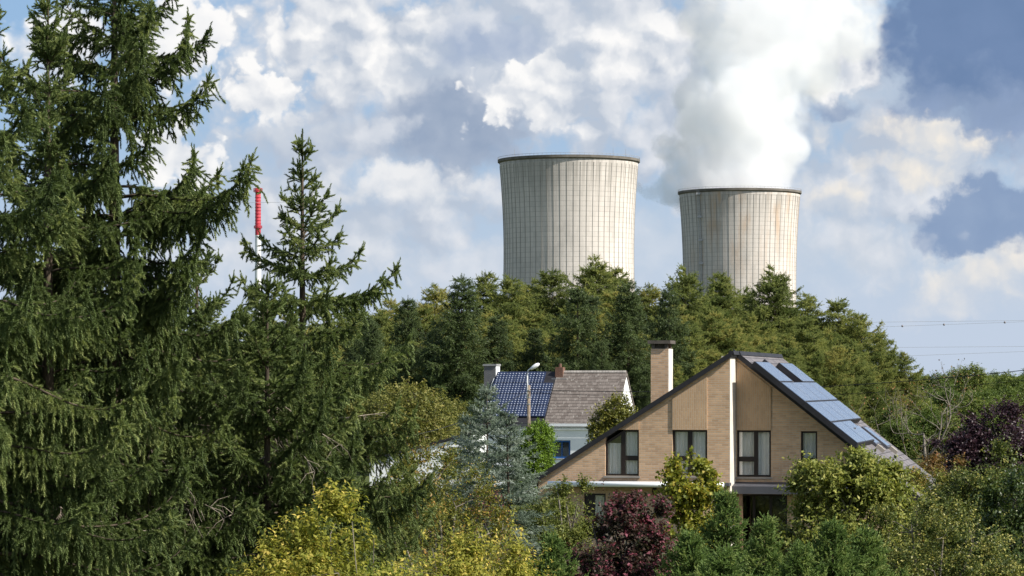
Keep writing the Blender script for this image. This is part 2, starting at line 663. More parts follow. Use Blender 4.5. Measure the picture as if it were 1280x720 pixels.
# ------------------------------------------------------------------ red and white stack
t = thing('chimney_stack', 'tall thin chimney stack with red top and white shaft behind the spruces', 'chimney', (at(322.5, 480, 1800)[0], 1800, 0))
s = 1800 / F
zt = CAMZ + (HY - 235) * s
zr = CAMZ + (HY - 294) * s
M_RED = mat_flat('red_paint', (0.42, 0.035, 0.05), 0.6, 0.25, 0.15)
M_WHITEP = mat_flat('white_paint', (0.78, 0.78, 0.78), 0.6, 0.1, 0.2)
red = BM().lathe([(1.75, zr), (1.65, zt), (1.2, zt), (1.2, zt - 3)], 24).build('red_shaft', M_RED, t, smooth=True)
BM().lathe([(2.4, 0), (1.78, zr)], 24).build('white_shaft', M_WHITEP, t, smooth=True)
for zz, rr, h in ((zt - 2.6, 2.7, 2.3), (zr + 4.2, 2.5, 1.6)):
    b = BM().lathe([(1.6, zz), (rr, zz), (rr, zz + 0.25), (1.6, zz + 0.25)], 24)
    for k in range(16):
        an = 2 * math.pi * k / 16
        b.tube([(rr * math.cos(an), rr * math.sin(an), zz + q) for q in (0.2, h)], 0.1, 4)
    for q in (h * 0.5, h):
        b.lathe([(rr - .1, zz + q - .1), (rr + .1, zz + q - .1), (rr + .1, zz + q + .1), (rr - .1, zz + q + .1), (rr - .1, zz + q - .1)], 24)
    b.build('platform', M_RED, t)
b = BM()
for k in range(9):
    zz = zr + 7 + k * (zt - zr - 11) / 9
    b.lathe([(1.7, zz), (1.95, zz), (1.95, zz + .3), (1.7, zz + .3)], 24)
b.build('hoop_bands', M_RED, red)

# ------------------------------------------------------------------ steam plume
def plume():
    dist = 2163.0
    s = dist / F
    # photo px centre, px radius, depth offset m
    bl = [(905, 262, 54, 0), (945, 258, 54, 6), (900, 222, 62, 0), (950, 222, 58, -8), (868, 222, 40, 10), (838, 228, 26, 12), (818, 234, 16, 14), (800, 226, 12, 20), (850, 200, 28, 16), (835, 180, 20, 24), (905, 178, 64, 0), (955, 175, 60, 8),
          (930, 132, 70, -6), (890, 150, 56, 12), (868, 118, 34, 20), (955, 92, 66, 0), (912, 75, 58, 18), (985, 58, 66, 6), (955, 20, 74, 10), (1020, 18, 70, 16),
          (1068, 36, 44, 12), (1088, 2, 42, 20), (1022, 88, 44, 14), (1040, -40, 84, 25), (960, -50, 84, 25), (900, 10, 60, 30)]
    cx, cz = at(924.5, 241.5, dist)[0], at(924.5, 241.5, dist)[2]
    blobs = []
    random.seed(5)
    for px, py, r, dy_ in bl:
        x, y, z = at(px, py, dist)
        blobs.append((x - cx, dy_, z - cz, r * s))
    bm = bmesh.new()
    for x, y, z, r in blobs:
        bmesh.ops.create_icosphere(bm, subdivisions=3, radius=r * 1.12, matrix=Matrix.Translation((x, y, z)))
    me = D.meshes.new('steam_plume')
    bm.to_mesh(me); bm.free()
    o = mesh_obj('steam_plume', me)
    md = o.modifiers.new('r', 'REMESH'); md.mode = 'VOXEL'; md.voxel_size = 4.0
    dg = bpy.context.evaluated_depsgraph_get()
    me2 = D.meshes.new_from_object(o.evaluated_get(dg))
    o.modifiers.clear()
    o.data = me2
    o.location = (cx, dist, cz)
    m, n, out = material('steam')
    p = n.coord('Object')
    w1 = n.noise(p, 0.026, 6.0, 0.6, color=True)
    pw = n.vm('ADD', p, n.vm('SCALE', n.vm('SUBTRACT', w1, (0.5, 0.5, 0.5)), scale=40.0))
    acc = None
    for x, y, z, r in blobs:
        dd = n.vm('DISTANCE', pw, (x, y, z)) * (1.0 / r)
        acc = dd if acc is None else n.m('SMOOTH_MIN', acc, dd, 0.25)
    w2 = n.noise(p, 0.075, 4.0, 0.55)
    pv = n.voro(p, 0.045, 1.0, 0.5, 'SMOOTH_F1')
    dens = n.ss(acc + (w2 - 0.5) * 0.5 + (pv - 0.45) * 0.55, 1.0, 0.76)
    px_, py_, pz_ = n.sep(p)
    thin = n.ss(pz_, 170.0, 60.0) * 0.6 + 0.4
    v = n.node('ShaderNodeVolumePrincipled')
    v.inputs['Color'].default_value = (1.0, 1.0, 1.0, 1)
    v.inputs['Anisotropy'].default_value = 0.15
    n.put(v.inputs['Density'], dens * thin * 0.043)
    n.t.links.new(v.outputs[0], out.inputs['Volume'])
    me2.materials.clear(); me2.materials.append(m)
    m.cycles.volume_step_rate = 0.6 if hasattr(m.cycles, 'volume_step_rate') else None
    tag(o, 'thick white steam plume rising from the right cooling tower', 'steam')


plume()


# ------------------------------------------------------------------ high-voltage lines at the right
M_CABLE = mat_flat('aluminium_cable', (0.30, 0.32, 0.35), 0.6, 0.1)
M_BALL = mat_flat('marker_ball', (0.22, 0.20, 0.21), 0.6, 0.1)
M_DARKC = mat_flat('black_cable', (0.02, 0.02, 0.022), 0.6, 0.1)


def span(name, pts, d, rad, mat, label, cat, group=None, sag=0.0, n=24, marks=()):
    (xa, ya), (xb, yb) = pts
    A, B = Vector(at(xa, ya, d[0])), Vector(at(xb, yb, d[1]))
    ps = [A.lerp(B, i / n) - Vector((0, 0, sag * 4 * (i / n) * (1 - i / n))) for i in range(n + 1)]
    o = BM().tube(ps, rad, 6).build(name, mat, None, smooth=True)
    tag(o, label, cat, group)
    for fr in marks:
        c = A.lerp(B, fr) - Vector((0, 0, sag * 4 * fr * (1 - fr)))
        b = BM().lathe([(0.02, -0.36), (0.25, -0.27), (0.36, 0), (0.25, 0.27), (0.02, 0.36)], 12, cap=True).build('marker_ball', M_BALL, None, smooth=True)
        b.location = c
        b.parent = o
    return o


HV = 'high-voltage cables across the right sky'
for i, (a, b_, lab, mk) in enumerate([
    ((1020, 403.5), (1420, 399), 'thin grey overhead cable, topmost of the far cables right of the wood', ()),
    ((1020, 411.5), (1420, 397), 'thin grey overhead cable carrying red marker balls over the trees', (0.27, 0.40, 0.59)),
    ((1080, 434.5), (1420, 432), 'far grey overhead cable in the middle of the right sky, almost level', ()),
    ((1090, 446.5), (1420, 434), 'far grey overhead cable nearest the tree tops at the right', ())]):
    span('overhead_cable', (a, b_), (900, 900), 0.055, M_CABLE, lab, 'cable', HV, 0.0, 24, mk)
span('overhead_cable', ((240, 254), (420, 252)), (1700, 1700), 0.12, M_CABLE, 'thin grey overhead cable crossing behind the red stack', 'cable')
# ------------------------------------------------------------------ foliage materials
def mat_leaf(name, ca, cb, trans=0.3, rough=0.55, spec=0.25, objvar=0.35, cc=None):
    """leaf colour runs from ca to cb leaf by leaf; each tree leans one way or the other"""
    m, n, out = material(name)
    f = n.attr('tint') + (n.rnd() - 0.5) * objvar
    col = n.ramp(f, [(0.0, ca), (0.75, cb)] + ([(1.0, cc)] if cc else []))
    b = n.node('ShaderNodeBsdfPrincipled')
    n.put(b.inputs['Base Color'], col)
    b.inputs['Roughness'].default_value = rough
    b.inputs['Specular IOR Level'].default_value = spec
    t = n.node('ShaderNodeBsdfTranslucent')
    n.put(t.inputs['Color'], n.mix(0.5, col, (1.25, 1.35, 0.55, 1), 'MULTIPLY'))
    x = n.node('ShaderNodeMixShader')
    x.inputs[0].default_value = trans
    n.t.links.new(b.outputs[0], x.inputs[1])
    n.t.links.new(t.outputs[0], x.inputs[2])
    n.t.links.new(x.outputs[0], out.inputs[0])
    return m


def mat_bark(name, ca, cb):
    m, n, out = material(name)
    p = n.coord('Object')
    a = n.noise(n.vm('MULTIPLY', p, (1, 1, 0.25)), 14.0, 5.0, 0.65)
    principled(n, out, n.mix(n.ss(a, 0.35, 0.65), ca, cb), 0.9, n.bump(a, 0.6, 0.02), 0.1)
    return m


BARK = mat_bark('conifer_bark', (0.045, 0.036, 0.027), (0.115, 0.09, 0.066))
BARKG = mat_bark('grey_bark', (0.09, 0.08, 0.065), (0.24, 0.21, 0.17))
DEADW = mat_bark('dead_wood', (0.17, 0.14, 0.11), (0.36, 0.31, 0.25))

nrm = lambda a: a / np.maximum(np.linalg.norm(a, axis=-1, keepdims=True), 1e-9)


class Shoots:
    def __init__(self):
        self.p, self.d, self.L, self.r, self.t = [], [], [], [], []

    def add(self, p, d, L, r, t):
        self.p.append(p); self.d.append(d); self.L.append(L); self.r.append(r); self.t.append(t)

    def mesh(self, name, rng, n, wid, ang, flat=0.0):
        p = np.array(self.p); ax = nrm(np.array(self.d)); L = np.array(self.L)[:, None]; nl = np.array(self.r)[:, None]
        k = len(p)
        ref = nrm(rng.normal(size=(k, 3)) * np.array([1, 1, 1 - flat]))
        u = nrm(np.cross(ax, ref)); v = np.cross(ax, u)
        j = np.arange(n)[None, :]
        T = np.clip((j + rng.random((k, n))) / n, 0, 1)
        phi = j * 2.39996 + rng.random((k, 1)) * 6.28
        a = ang * (1 - 0.45 * T ** 3)
        c, s = np.cos(a)[..., None], np.sin(a)[..., None]
        rad = np.cos(phi)[..., None] * u[:, None] + np.sin(phi)[..., None] * v[:, None] * (1 - flat)
        dirn = c * ax[:, None] + s * rad
        side = -np.sin(phi)[..., None] * u[:, None] + np.cos(phi)[..., None] * v[:, None]
        base = p[:, None] + ax[:, None] * (L * T)[..., None]
        ln = (nl * (1 - 0.25 * T) * (0.8 + 0.4 * rng.random((k, n))))[..., None]
        ww = (nl * wid)[..., None]
        V = np.stack([base - side * ww / 2, base + side * ww / 2, base + dirn * ln], 2).reshape(-1, 3)
        tr = np.arange(len(V)).reshape(-1, 3)
        tint = np.clip(np.repeat(np.array(self.t), n * 3), 0, 1)
        return np_mesh(name, V, tris=tr, tint=tint)


UP = np.array([0, 0, 1.0])


def conifer(seed, H, zmin, slope, lmax, whorl, nb, lat_step, shoot, nlen, nn, wid, hang=0.8, e_top=48, e_bot=-12, e_span=4.0,
            lat_max=0.5, lat_k=0.45, ang=0.85, sub=True, extra=(), inner=0.12, bark=None, lit=0.5, upturn=28, lean=(0, 0), tr=None, var=0.25, skip=None, comb=2, leader=None, jit=0.16, ejit=6, tipt=0.12):
    """tapered trunk with whorls of limbs; every limb carries side twigs, every twig needle shoots"""
    rng = np.random.default_rng(seed)
    sh = Shoots()
    wood = BM()
    tr = tr or (0.011 * H + 0.02)
    trunk = lambda z: np.array([lean[0] * (z / H) ** 2, lean[1] * (z / H) ** 2, z])
    tp = np.linspace(0, H, 14)
    wood.tube([trunk(z) for z in tp], [max(0.006, tr * (1 - z / H) ** 0.9 + 0.004) for z in tp], 8)
    todo = [(z, az, l, e, True) for z, az, l, e in extra]
    ld_ = leader or shoot * 2.0
    z = H - ld_ * 0.8
    az0 = rng.random() * 6.28
    while z > zmin:
        age = H - z
        k = max(2, int(round(nb * (0.7 if age < whorl * 2 else 1.0) + rng.normal() * 0.6)))
        az0 += 1.1 + rng.random()
        for i in range(k):
            az = az0 + 6.2832 * i / k + rng.normal() * 0.22
            zz = z + rng.normal() * whorl * jit
            if skip and skip(zz, az):
                continue
            a = max(0.02, H - zz)
            l = min(slope * a * (0.6 + 0.4 * min(1.0, a / (H * 0.22))) + shoot * 0.9, lmax) * (0.6 + 0.55 * rng.random())
            e = e_bot + (e_top - e_bot) * math.exp(-a / e_span) + rng.normal() * ejit
            todo.append((zz, az, l, e, False))
        z -= whorl * (0.7 + 0.6 * rng.random()) * min(1.0, 0.8 + age * 0.1)
    # leader
    for q in np.arange(0, 1.001, 0.25 * shoot * 2.0 / ld_):
        zz = H - ld_ * (1 - q)
        sh.add(trunk(min(zz, H)), np.array([0.02, 0, 1.0]), shoot * 0.55, nlen * 0.8, lit)
    for zz, az, l, e0, forced in todo:
        age = H - zz
        hg = hang * min(1.0, max(0.0, (age - 0.8) / 2.5)) * (0.75 + 0.5 * rng.random())
        ns = max(4, int(l / (lat_step * 1.5)) + 2)
        s = np.linspace(0, 1, ns)
        old = min(1.0, age / 3.0)
        el = np.radians(e0 - 22 * old * np.sin(np.pi * np.minimum(1, s * 1.15)) + upturn * s ** 2.5 * (0.5 + 0.5 * old))
        aa = az + np.cumsum(rng.normal(size=ns)) * 0.05
        dd = np.stack([np.cos(el) * np.cos(aa), np.cos(el) * np.sin(aa), np.sin(el)], 1)
        pts = trunk(zz) + np.concatenate([[np.zeros(3)], np.cumsum(dd[:-1], 0)]) * (l / (ns - 1))
        r0 = 0.0034 * (1 + 2.0 * l) * (tr / 0.13) ** 0.5
        wood.tube(pts, [r0 * (1 - 0.85 * q) + 0.002 for q in s], 4, cap=False)
        bt = lit + rng.normal() * var * 0.5
        # side twigs
        m = max(3, int(l / (lat_step * (1 + 0.9 * max(0.0, 1 - age / (H * 0.16))))))
        for i in range(m):
            q = inner + (1 - inner) * (i + rng.random() * 0.6) / m
            if q > 0.985: continue
            x = q * (ns - 1); i0 = int(x); fr = x - i0
            p = pts[i0] * (1 - fr) + pts[min(i0 + 1, ns - 1)] * fr
            t = dd[i0]
            sd = nrm(np.cross(t, UP))
            for sg in (1, -1):
                ll = min(lat_k * (1 - q) * l + shoot * 0.8, lat_max) * (0.55 + 0.65 * rng.random())
                g = t * (0.62 + 0.2 * rng.random()) + sd * sg * (0.8 + 0.2 * rng.random()) + UP * rng.normal() * 0.14
                g = nrm(g)
                kk = max(1, int(round(ll / shoot)))
                pp = p.copy()
                for c_ in range(kk):
                    g = nrm(g + np.array([0, 0, -1.0]) * hg * (0.75 if c_ else 0.45) + rng.normal(size=3) * 0.07)
                    tt = bt + rng.normal() * var * 0.6 + (tipt if c_ == kk - 1 else 0)
                    sh.add(pp, g, shoot * 1.08, nlen, tt)
                    if sub and (c_ < kk - 1 or kk == 1):
                        sd2 = nrm(np.cross(g, nrm(rng.normal(size=3) + UP * 0.6)))
                        for s2 in (1, -1):
                            if rng.random() < 0.8:
                                g2 = nrm(g * 0.7 + sd2 * s2 * 0.75 + np.array([0, 0, -1.0]) * hg * 0.5)
                                sh.add(pp + g * shoot * 0.8, g2, shoot * (0.55 + 0.4 * rng.random()), nlen * 0.92, tt + 0.08)
                    pp = pp + g * shoot
            # foliage along the limb itself and hanging under it
            sh.add(p, nrm(t + UP * 0.15 + rng.normal(size=3) * 0.15), shoot, nlen, bt + 0.1)
            sh.add(p, nrm(t + UP * 0.55 + rng.normal(size=3) * 0.35), shoot * (0.5 + 0.5 * rng.random()), nlen, bt + 0.12)
            if hg > 0.2:
                for r_ in range(comb):
                    g = nrm(np.array([0, 0, -1.0]) + t * 0.3 + rng.normal(size=3) * 0.22)
                    pp = p + t * rng.random() * lat_step
                    for c_ in range(1 + int(rng.random() * 3.2 * hg)):
                        sh.add(pp, g, shoot * 1.05, nlen * 0.95, bt - 0.04 + rng.normal() * var * 0.5)
                        pp = pp + g * shoot
                        g = nrm(g + rng.normal(size=3) * 0.2)
                        if sub and rng.random() < 0.55:
                            sh.add(pp - g * shoot * 0.3, nrm(g * 0.7 + rng.normal(size=3) * 0.55), shoot * 0.7, nlen * 0.95, bt + tipt + rng.normal() * var * 0.4)
        # end of the limb: a strong shoot with side shoots
        tip, t = pts[-1], dd[-1]
        sh.add(tip - t * shoot * 0.3, t, shoot * 1.5, nlen, bt + 0.15)
        sd = nrm(np.cross(t, UP)); 
        for sg in (1, -1, 0.3):
            sh.add(tip - t * shoot * 0.35, nrm(t * 0.75 + sd * sg * 0.75 + UP * 0.12 * rng.normal()), shoot * 0.9, nlen * 0.95, bt + 0.12)
    return wood, sh, rng, nn, wid, ang


def wood_mesh(b, name, mat):
    me = D.meshes.new(name)
    v = np.array(b.v, np.float32)
    q = np.array([f for f in b.f if len(f) == 4], np.int32)
    me = np_mesh(name, v, quads=q, smooth=True)
    me.materials.append(mat)
    return me


def crown_mesh(res, name, mat, flat=0.0):
    wood, sh, rng, nn, wid, ang = res
    me = sh.mesh(name, rng, nn, wid, ang, flat)
    me.materials.append(mat)
    return me


def plant(name, label, cat, loc, meshes, group=None, rz=0.0, sc=1.0, parts=('trunk', 'crown')):
    t = thing(name, label, cat, loc, rz, group)
    t.scale = (sc, sc, sc) if not hasattr(sc, '__len__') else sc
    for n_, me in zip(parts, meshes):
        o = D.objects.new(n_, me)
        COL.objects.link(o)
        o.parent = t
    return t


# ------------------------------------------------------------------ broad-leaved plants
def broadleaf(seed, blobs, twigs, per, leaf, twig, base=(0, 0, 0), up=0.35, shell=0.55, gap=0.35, gapf=1.6, trunk_r=0.06, droop=0.2, limbs=60,
              flat=0.5, tint_var=0.22, tint_out=0.25, stems=1, clump=0):
    """limbs run from the base into the crown's lobes; twigs with leaves fill the lobes, with gaps between leaf masses"""
    rng = np.random.default_rng(seed)
    B = np.array(blobs, float)
    vol = B[:, 3] * B[:, 4] * B[:, 5]
    pr = vol ** 0.8 / (vol ** 0.8).sum()
    K = rng.normal(size=(5, 3)) * gapf; ph = rng.random(5) * 6.28
    def field(p): return np.sin(p @ K.T + ph).mean(1)
    N = int(twigs * 1.6)
    bi = rng.choice(len(B), N, p=pr)
    dv = nrm(rng.normal(size=(N, 3)))
    rr = (shell + (1 - shell) * rng.random(N)) ** 0.8
    lump = 1 + 0.16 * np.sin(dv @ (rng.normal(size=(3, 3)) * 3.1).T + bi[:, None]).sum(1) * 0.6
    O = B[bi, :3] + dv * B[bi, 3:6] * (rr * lump)[:, None]
    if clump:
        cb = rng.choice(len(B), clump, p=pr)
        cd = nrm(rng.normal(size=(clump, 3)) + np.array([0, 0, 0.25]))
        cc = B[cb, :3] + cd * B[cb, 3:6] * (0.62 + 0.42 * rng.random((clump, 1)))
        pick = rng.integers(0, clump, N)
        use = rng.random(N) < 0.9
        sg = B[cb[pick], 3:6] * (0.11 + 0.10 * rng.random((N, 1)))
        Oc = cc[pick] + rng.normal(size=(N, 3)) * sg
        O = np.where(use[:, None], Oc, O)
        dv = np.where(use[:, None], nrm(cd[pick] + rng.normal(size=(N, 3)) * 0.45), dv)
        bi = np.where(use, cb[pick], bi)
    keep = field(O) > -0.55 + gap * 0.9 - 0.35 * (rng.random(N))
    inside = np.zeros(N, bool)
    for b in B:
        inside |= (((O - b[:3]) / (b[3:6] * 0.55)) ** 2).sum(1) < 1
    keep &= ~(inside & (rng.random(N) < 0.75))
    keep &= O[:, 2] > 0.05
    O, dv, bi = O[keep][:twigs], dv[keep][:twigs], bi[keep][:twigs]
    k = len(O)
    g = nrm(dv * 0.9 + UP * up + rng.normal(size=(k, 3)) * 0.45)
    tl = twig * (0.5 + rng.random(k))
    s = (np.arange(per)[None] + rng.random((k, per))) / per
    bend = -UP * droop
    P_ = O[:, None] + g[:, None] * (tl[:, None] * s)[..., None] + bend * ((tl[:, None] * s ** 2))[..., None]
    rad = nrm(np.cross(g[:, None], rng.normal(size=(k, per, 3))))
    ld = nrm(g[:, None] * 0.55 + rad * 0.8 - UP * 0.15 + rng.normal(size=(k, per, 3)) * 0.2)
    nm = nrm(rng.normal(size=(k, per, 3)) * (1 - flat) + UP * flat + dv[:, None] * 0.35)
    sdv = nrm(np.cross(ld, nm)); nm = np.cross(sdv, ld)
    L = leaf[0] * (0.65 + 0.6 * rng.random((k, per)))[..., None]
    W = L * leaf[1]
    v0 = P_
    v1 = P_ + ld * L * 0.42 + sdv * W * 0.5 + nm * W * 0.18
    v2 = P_ + ld * L - nm * L * 0.12
    v3 = P_ + ld * L * 0.42 - sdv * W * 0.5 + nm * W * 0.18
    V = np.stack([v0, v1, v2, v3], 2).reshape(-1, 3)
    tw = 0.5 + rng.normal(size=(k, 1)) * tint_var * 0.7 + field(O)[:, None] * 0.2
    tint = tw + rng.normal(size=(k, per)) * tint_var * 0.6 + tint_out * (s - 0.5)
    me_c = np_mesh('crown', V, quads=np.arange(len(V)).reshape(-1, 4), tint=np.clip(np.repeat(tint.ravel(), 4), 0, 1))
    # wood
    wd = BM()
    base = np.array(base, float)
    nodes = [base]
    mid = B[:, :3].mean(0)
    for b in B:
        c = b[:3] - np.array([0, 0, b[5] * 0.35])
        if stems > 1:
            st = base + np.array([rng.normal() * 0.15, rng.normal() * 0.15, 0])
        else:
            st = base
        h = st * 0.55 + c * 0.45 + np.array([(mid[0] - c[0]) * 0.18, (mid[1] - c[1]) * 0.18, 0.1])
        pts = [st, st * 0.75 + h * 0.25 + np.array([0, 0, 0.12]), h, h * 0.45 + c * 0.55 + rng.normal(size=3) * 0.04, c]
        wd.tube(pts, [trunk_r, trunk_r * 0.85, trunk_r * 0.6, trunk_r * 0.42, trunk_r * 0.25], 6, cap=False)
        nodes += [h, c, (h + c) / 2]
    nd = np.array(nodes[1:])
    for i in rng.choice(k, min(limbs, k), replace=False):
        q = O[i]
        j = np.argmin(((nd - q) ** 2).sum(1) + np.maximum(0, nd[:, 2] - q[2]) * 0.5)
        a = nd[j]
        mpt = a * 0.5 + q * 0.5 + np.array([0, 0, 0.06 * np.linalg.norm(q - a)]) + rng.normal(size=3) * 0.03
        wd.tube([a, mpt, q, q + g[i] * tl[i] * 0.8], [trunk_r * 0.24, trunk_r * 0.16, trunk_r * 0.09, trunk_r * 0.03], 4, cap=False)
    return wd, me_c


def bl_meshes(res, wood_mat, leaf_mat, wname='trunk'):
    wd, me = res
    me.materials.append(leaf_mat)
    return wood_mesh(wd, wname, wood_mat), me
# ------------------------------------------------------------------ the big spruces at the left
SPR = mat_leaf('spruce_needles', (0.034, 0.056, 0.019), (0.125, 0.166, 0.054), 0.28, 0.6, 0.2, 0.0, (0.235, 0.27, 0.095))
CAMDIR = -math.pi / 2


def near_spruce(px, d, ptop, label, seed, slope, lmax, extra=(), dead=0, **kw):
    x, y, H = at(px, ptop, d)
    a = dict(whorl=0.36, nb=4.4, lat_step=0.088, shoot=0.098, nlen=0.040, nn=22, wid=0.38, leader=0.36, tipt=0.28, hang=0.95, e_top=66, e_bot=-12, e_span=2.8, lat_max=0.5, lat_k=0.40, upturn=58, ang=0.74)
    a.update(kw)
    # the bottom of the tree is out of the frame: only sparse limbs there
    res = conifer(seed, H, 2.3, slope, lmax, a.pop('whorl'), a.pop('nb'), a.pop('lat_step'), a.pop('shoot'), a.pop('nlen'), a.pop('nn'), a.pop('wid'), extra=[(CAMZ + (HY - q) / F * d, az, l, e) for q, az, l, e in extra], **a)
    me_w = wood_mesh(res[0], 'trunk', BARK)
    me_c = crown_mesh(res, 'crown', SPR)
    t = plant('spruce_tree', label, 'spruce', (x, y, 0), (me_w, me_c))
    if dead:
        rng = np.random.default_rng(seed + 77)
        b = BM()
        for i in range(dead):
            z = 3.3 + rng.random() * 2.6
            az = rng.random() * 6.28
            l = 0.4 + rng.random() * 0.9
            p = np.array([0, 0, z]); g = np.array([math.cos(az), math.sin(az), -0.15 - 0.3 * rng.random()])
            pts = [p]
            for k in range(5):
                g = nrm(g + rng.normal(size=3) * 0.16 + np.array([0, 0, -0.06])); p = p + g * l / 5; pts.append(p)
                for q in range(3):
                    g2 = nrm(g * 0.5 + rng.normal(size=3) * 0.7 - UP * 0.35)
                    b.tube([p, p + g2 * 0.12, p + g2 * 0.26 + rng.normal(size=3) * 0.03 - UP * 0.05], [0.004, 0.003, 0.0015], 3, cap=False)
            b.tube(pts, [0.009, 0.008, 0.007, 0.006, 0.005, 0.003], 4, cap=False)
        o = D.objects.new('dead_twigs', wood_mesh(b, 'dead_twigs', DEADW)); COL.objects.link(o); o.parent = t
    print('spruce', label, len(me_c.polygons))
    return t


zA = lambda py: CAMZ + (HY - py) / F * 31


def clear_stack(z, az):
    """the tallest spruce has lost its limbs towards the red stack"""
    if zA(232) < z < zA(165) and math.cos(az) > 0.2:
        return True
    return zA(375) < z < zA(272) and math.cos(az) > 0.55 and math.sin(az) > -0.75


near_spruce(143, 31, -175, 'tallest dark green spruce with its tip out of the picture, trunk bare at the foot', 11, 0.50, 1.9, dead=46, whorl=0.31, nb=5.0, skip=clear_stack,
            extra=[(120, 0.05, 1.2, 44), (140, -0.5, 1.25, 40), (215, -0.8, 1.1, 24), (285, 0.15, 1.22, 42), (275, -0.45, 1.25, 32), (300, -0.5, 1.35, 22), (330, -0.8, 1.45, 10)])
near_spruce(60, 30, -6, 'slim green spruce left of the tallest spruce, its leader just at the top edge', 12, 0.46, 1.5, dead=14, nb=4.6)
near_spruce(-14, 28.5, -30, 'green spruce cut by the left edge with long drooping lower boughs', 13, 0.44, 1.9,
            extra=[(560, -0.5, 1.6, 8), (640, -0.7, 1.5, 5), (590, -0.2, 1.3, 0)])
near_spruce(378, 33, 165, 'smaller spruce with thin spire and open branches beside the red stack', 14, 0.40, 1.45, dead=24,
            extra=[(385, 0.0, 1.22, 20), (462, 0.05, 1.36, 14), (545, -0.1, 1.4, 10), (600, -0.3, 1.2, 5)], e_span=2.2, nb=5.2, whorl=0.30, leader=0.42)
near_spruce(246, 34.5, 268, 'low spruce filling the gap between the tallest spruce and the small spire', 15, 0.46, 1.6, dead=24, nb=5.2)
near_spruce(334, 31.5, 345, 'bushy young spruce in front of the spire-topped one, top well below the red stack', 16, 0.62, 1.35, dead=16, nb=5.5, whorl=0.29)
# ------------------------------------------------------------------ the wood behind the houses
DKS = mat_leaf('dark_spruce_needles', (0.034, 0.052, 0.021), (0.088, 0.120, 0.042), 0.22, 0.5, 0.25, 0.3)
LAR = mat_leaf('larch_needles', (0.105, 0.138, 0.040), (0.235, 0.255, 0.080), 0.42, 0.7, 0.12, 0.65, (0.34, 0.31, 0.10))
DGL = mat_leaf('fir_needles', (0.088, 0.116, 0.034), (0.200, 0.228, 0.070), 0.38, 0.6, 0.15, 0.55, (0.27, 0.28, 0.08))
OAK = mat_leaf('oak_leaves', (0.055, 0.090, 0.020), (0.140, 0.185, 0.042), 0.34, 0.5, 0.25, 0.45, (0.21, 0.22, 0.055))


def far_conifer(seed, H, slope, lmax, leafmat, **kw):
    a = dict(whorl=0.62, nb=5.6, lat_step=0.36, shoot=0.42, nlen=0.19, nn=9, wid=0.36, hang=0.5, e_top=44, e_bot=-14, e_span=5.0, lat_max=1.5, lat_k=0.5, upturn=24, sub=True, tr=0.17)
    a.update(kw)
    zmin = a.pop('zmin', 1.5)
    args = [a.pop(k) for k in ('whorl', 'nb', 'lat_step', 'shoot', 'nlen', 'nn', 'wid')]
    res = conifer(seed, H, zmin, slope, lmax, *args, **a)
    return wood_mesh(res[0], 'trunk', BARK), crown_mesh(res, 'crown', leafmat)


H0 = 16.0
SPRUCES = [far_conifer(101 + i, H0, 0.36 + 0.03 * i, 3.3, DKS, hang=0.75, var=0.35) for i in range(3)]
def round_conifer(i, leafmat, **kw):
    """older larch / fir: broad blunt head, limbs nearly level, uneven"""
    a = dict(hang=0.25, e_top=34, e_bot=-2, e_span=5.0, nn=11, wid=0.3, nlen=0.21, shoot=0.46, whorl=0.5, nb=6.5, lat_step=0.36, lat_max=1.7, var=0.5, upturn=18, jit=0.6, ejit=15)
    a.update(kw)
    return far_conifer(121 + i, H0, 0.85, 3.0 + 0.25 * (i % 3), leafmat, **a)


LARCHES = [round_conifer(i, LAR) for i in range(3)]
FIRS = [round_conifer(20 + i, DGL, wid=0.36, nlen=0.19) for i in range(3)]
ANGLED = [round_conifer(40 + i, LAR, e_top=40, e_bot=16, lean=(0.8, 0.2), upturn=26, nb=5.0, whorl=0.6) for i in range(2)]


def crown_blobs(seed, h, w, n=9, low=0.3):
    r = np.random.default_rng(seed)
    out = []
    for i in range(n):
        q = (i + 0.5) / n
        z = h * (low + (0.86 - low) * q)
        rad = w * math.sin(math.pi * min(0.97, 0.22 + 0.72 * q)) * 0.62
        an = i * 2.4 + r.random()
        s = w * (0.36 + 0.16 * r.random())
        out.append((rad * math.cos(an), rad * math.sin(an), z, s, s, s * 0.8))
    out.append((0, 0, h * 0.86, w * 0.36, w * 0.36, h * 0.14))
    return out


OAKS = [bl_meshes(broadleaf(180 + i, crown_blobs(180 + i, 10.0, 3.4), 2600, 7, (0.26, 0.62), 0.9, trunk_r=0.22, gap=0.3, gapf=0.9, limbs=40), BARKG, OAK) for i in range(3)]


def far_tree(kind, pool, i, px, d, ptop, label, cat, group, wide=1.0, rz=None):
    x, y, H = at(px, ptop, d)
    h0 = 10.0 if pool is OAKS else H0
    s = H / h0
    me = pool[i % len(pool)]
    return plant(kind, label, cat, (x, y, 0), me, group, (i * 1.7 + px * 0.13) if rz is None else rz, (s * wide, s * wide, s))


WOOD = 'trees of the wood behind the houses'
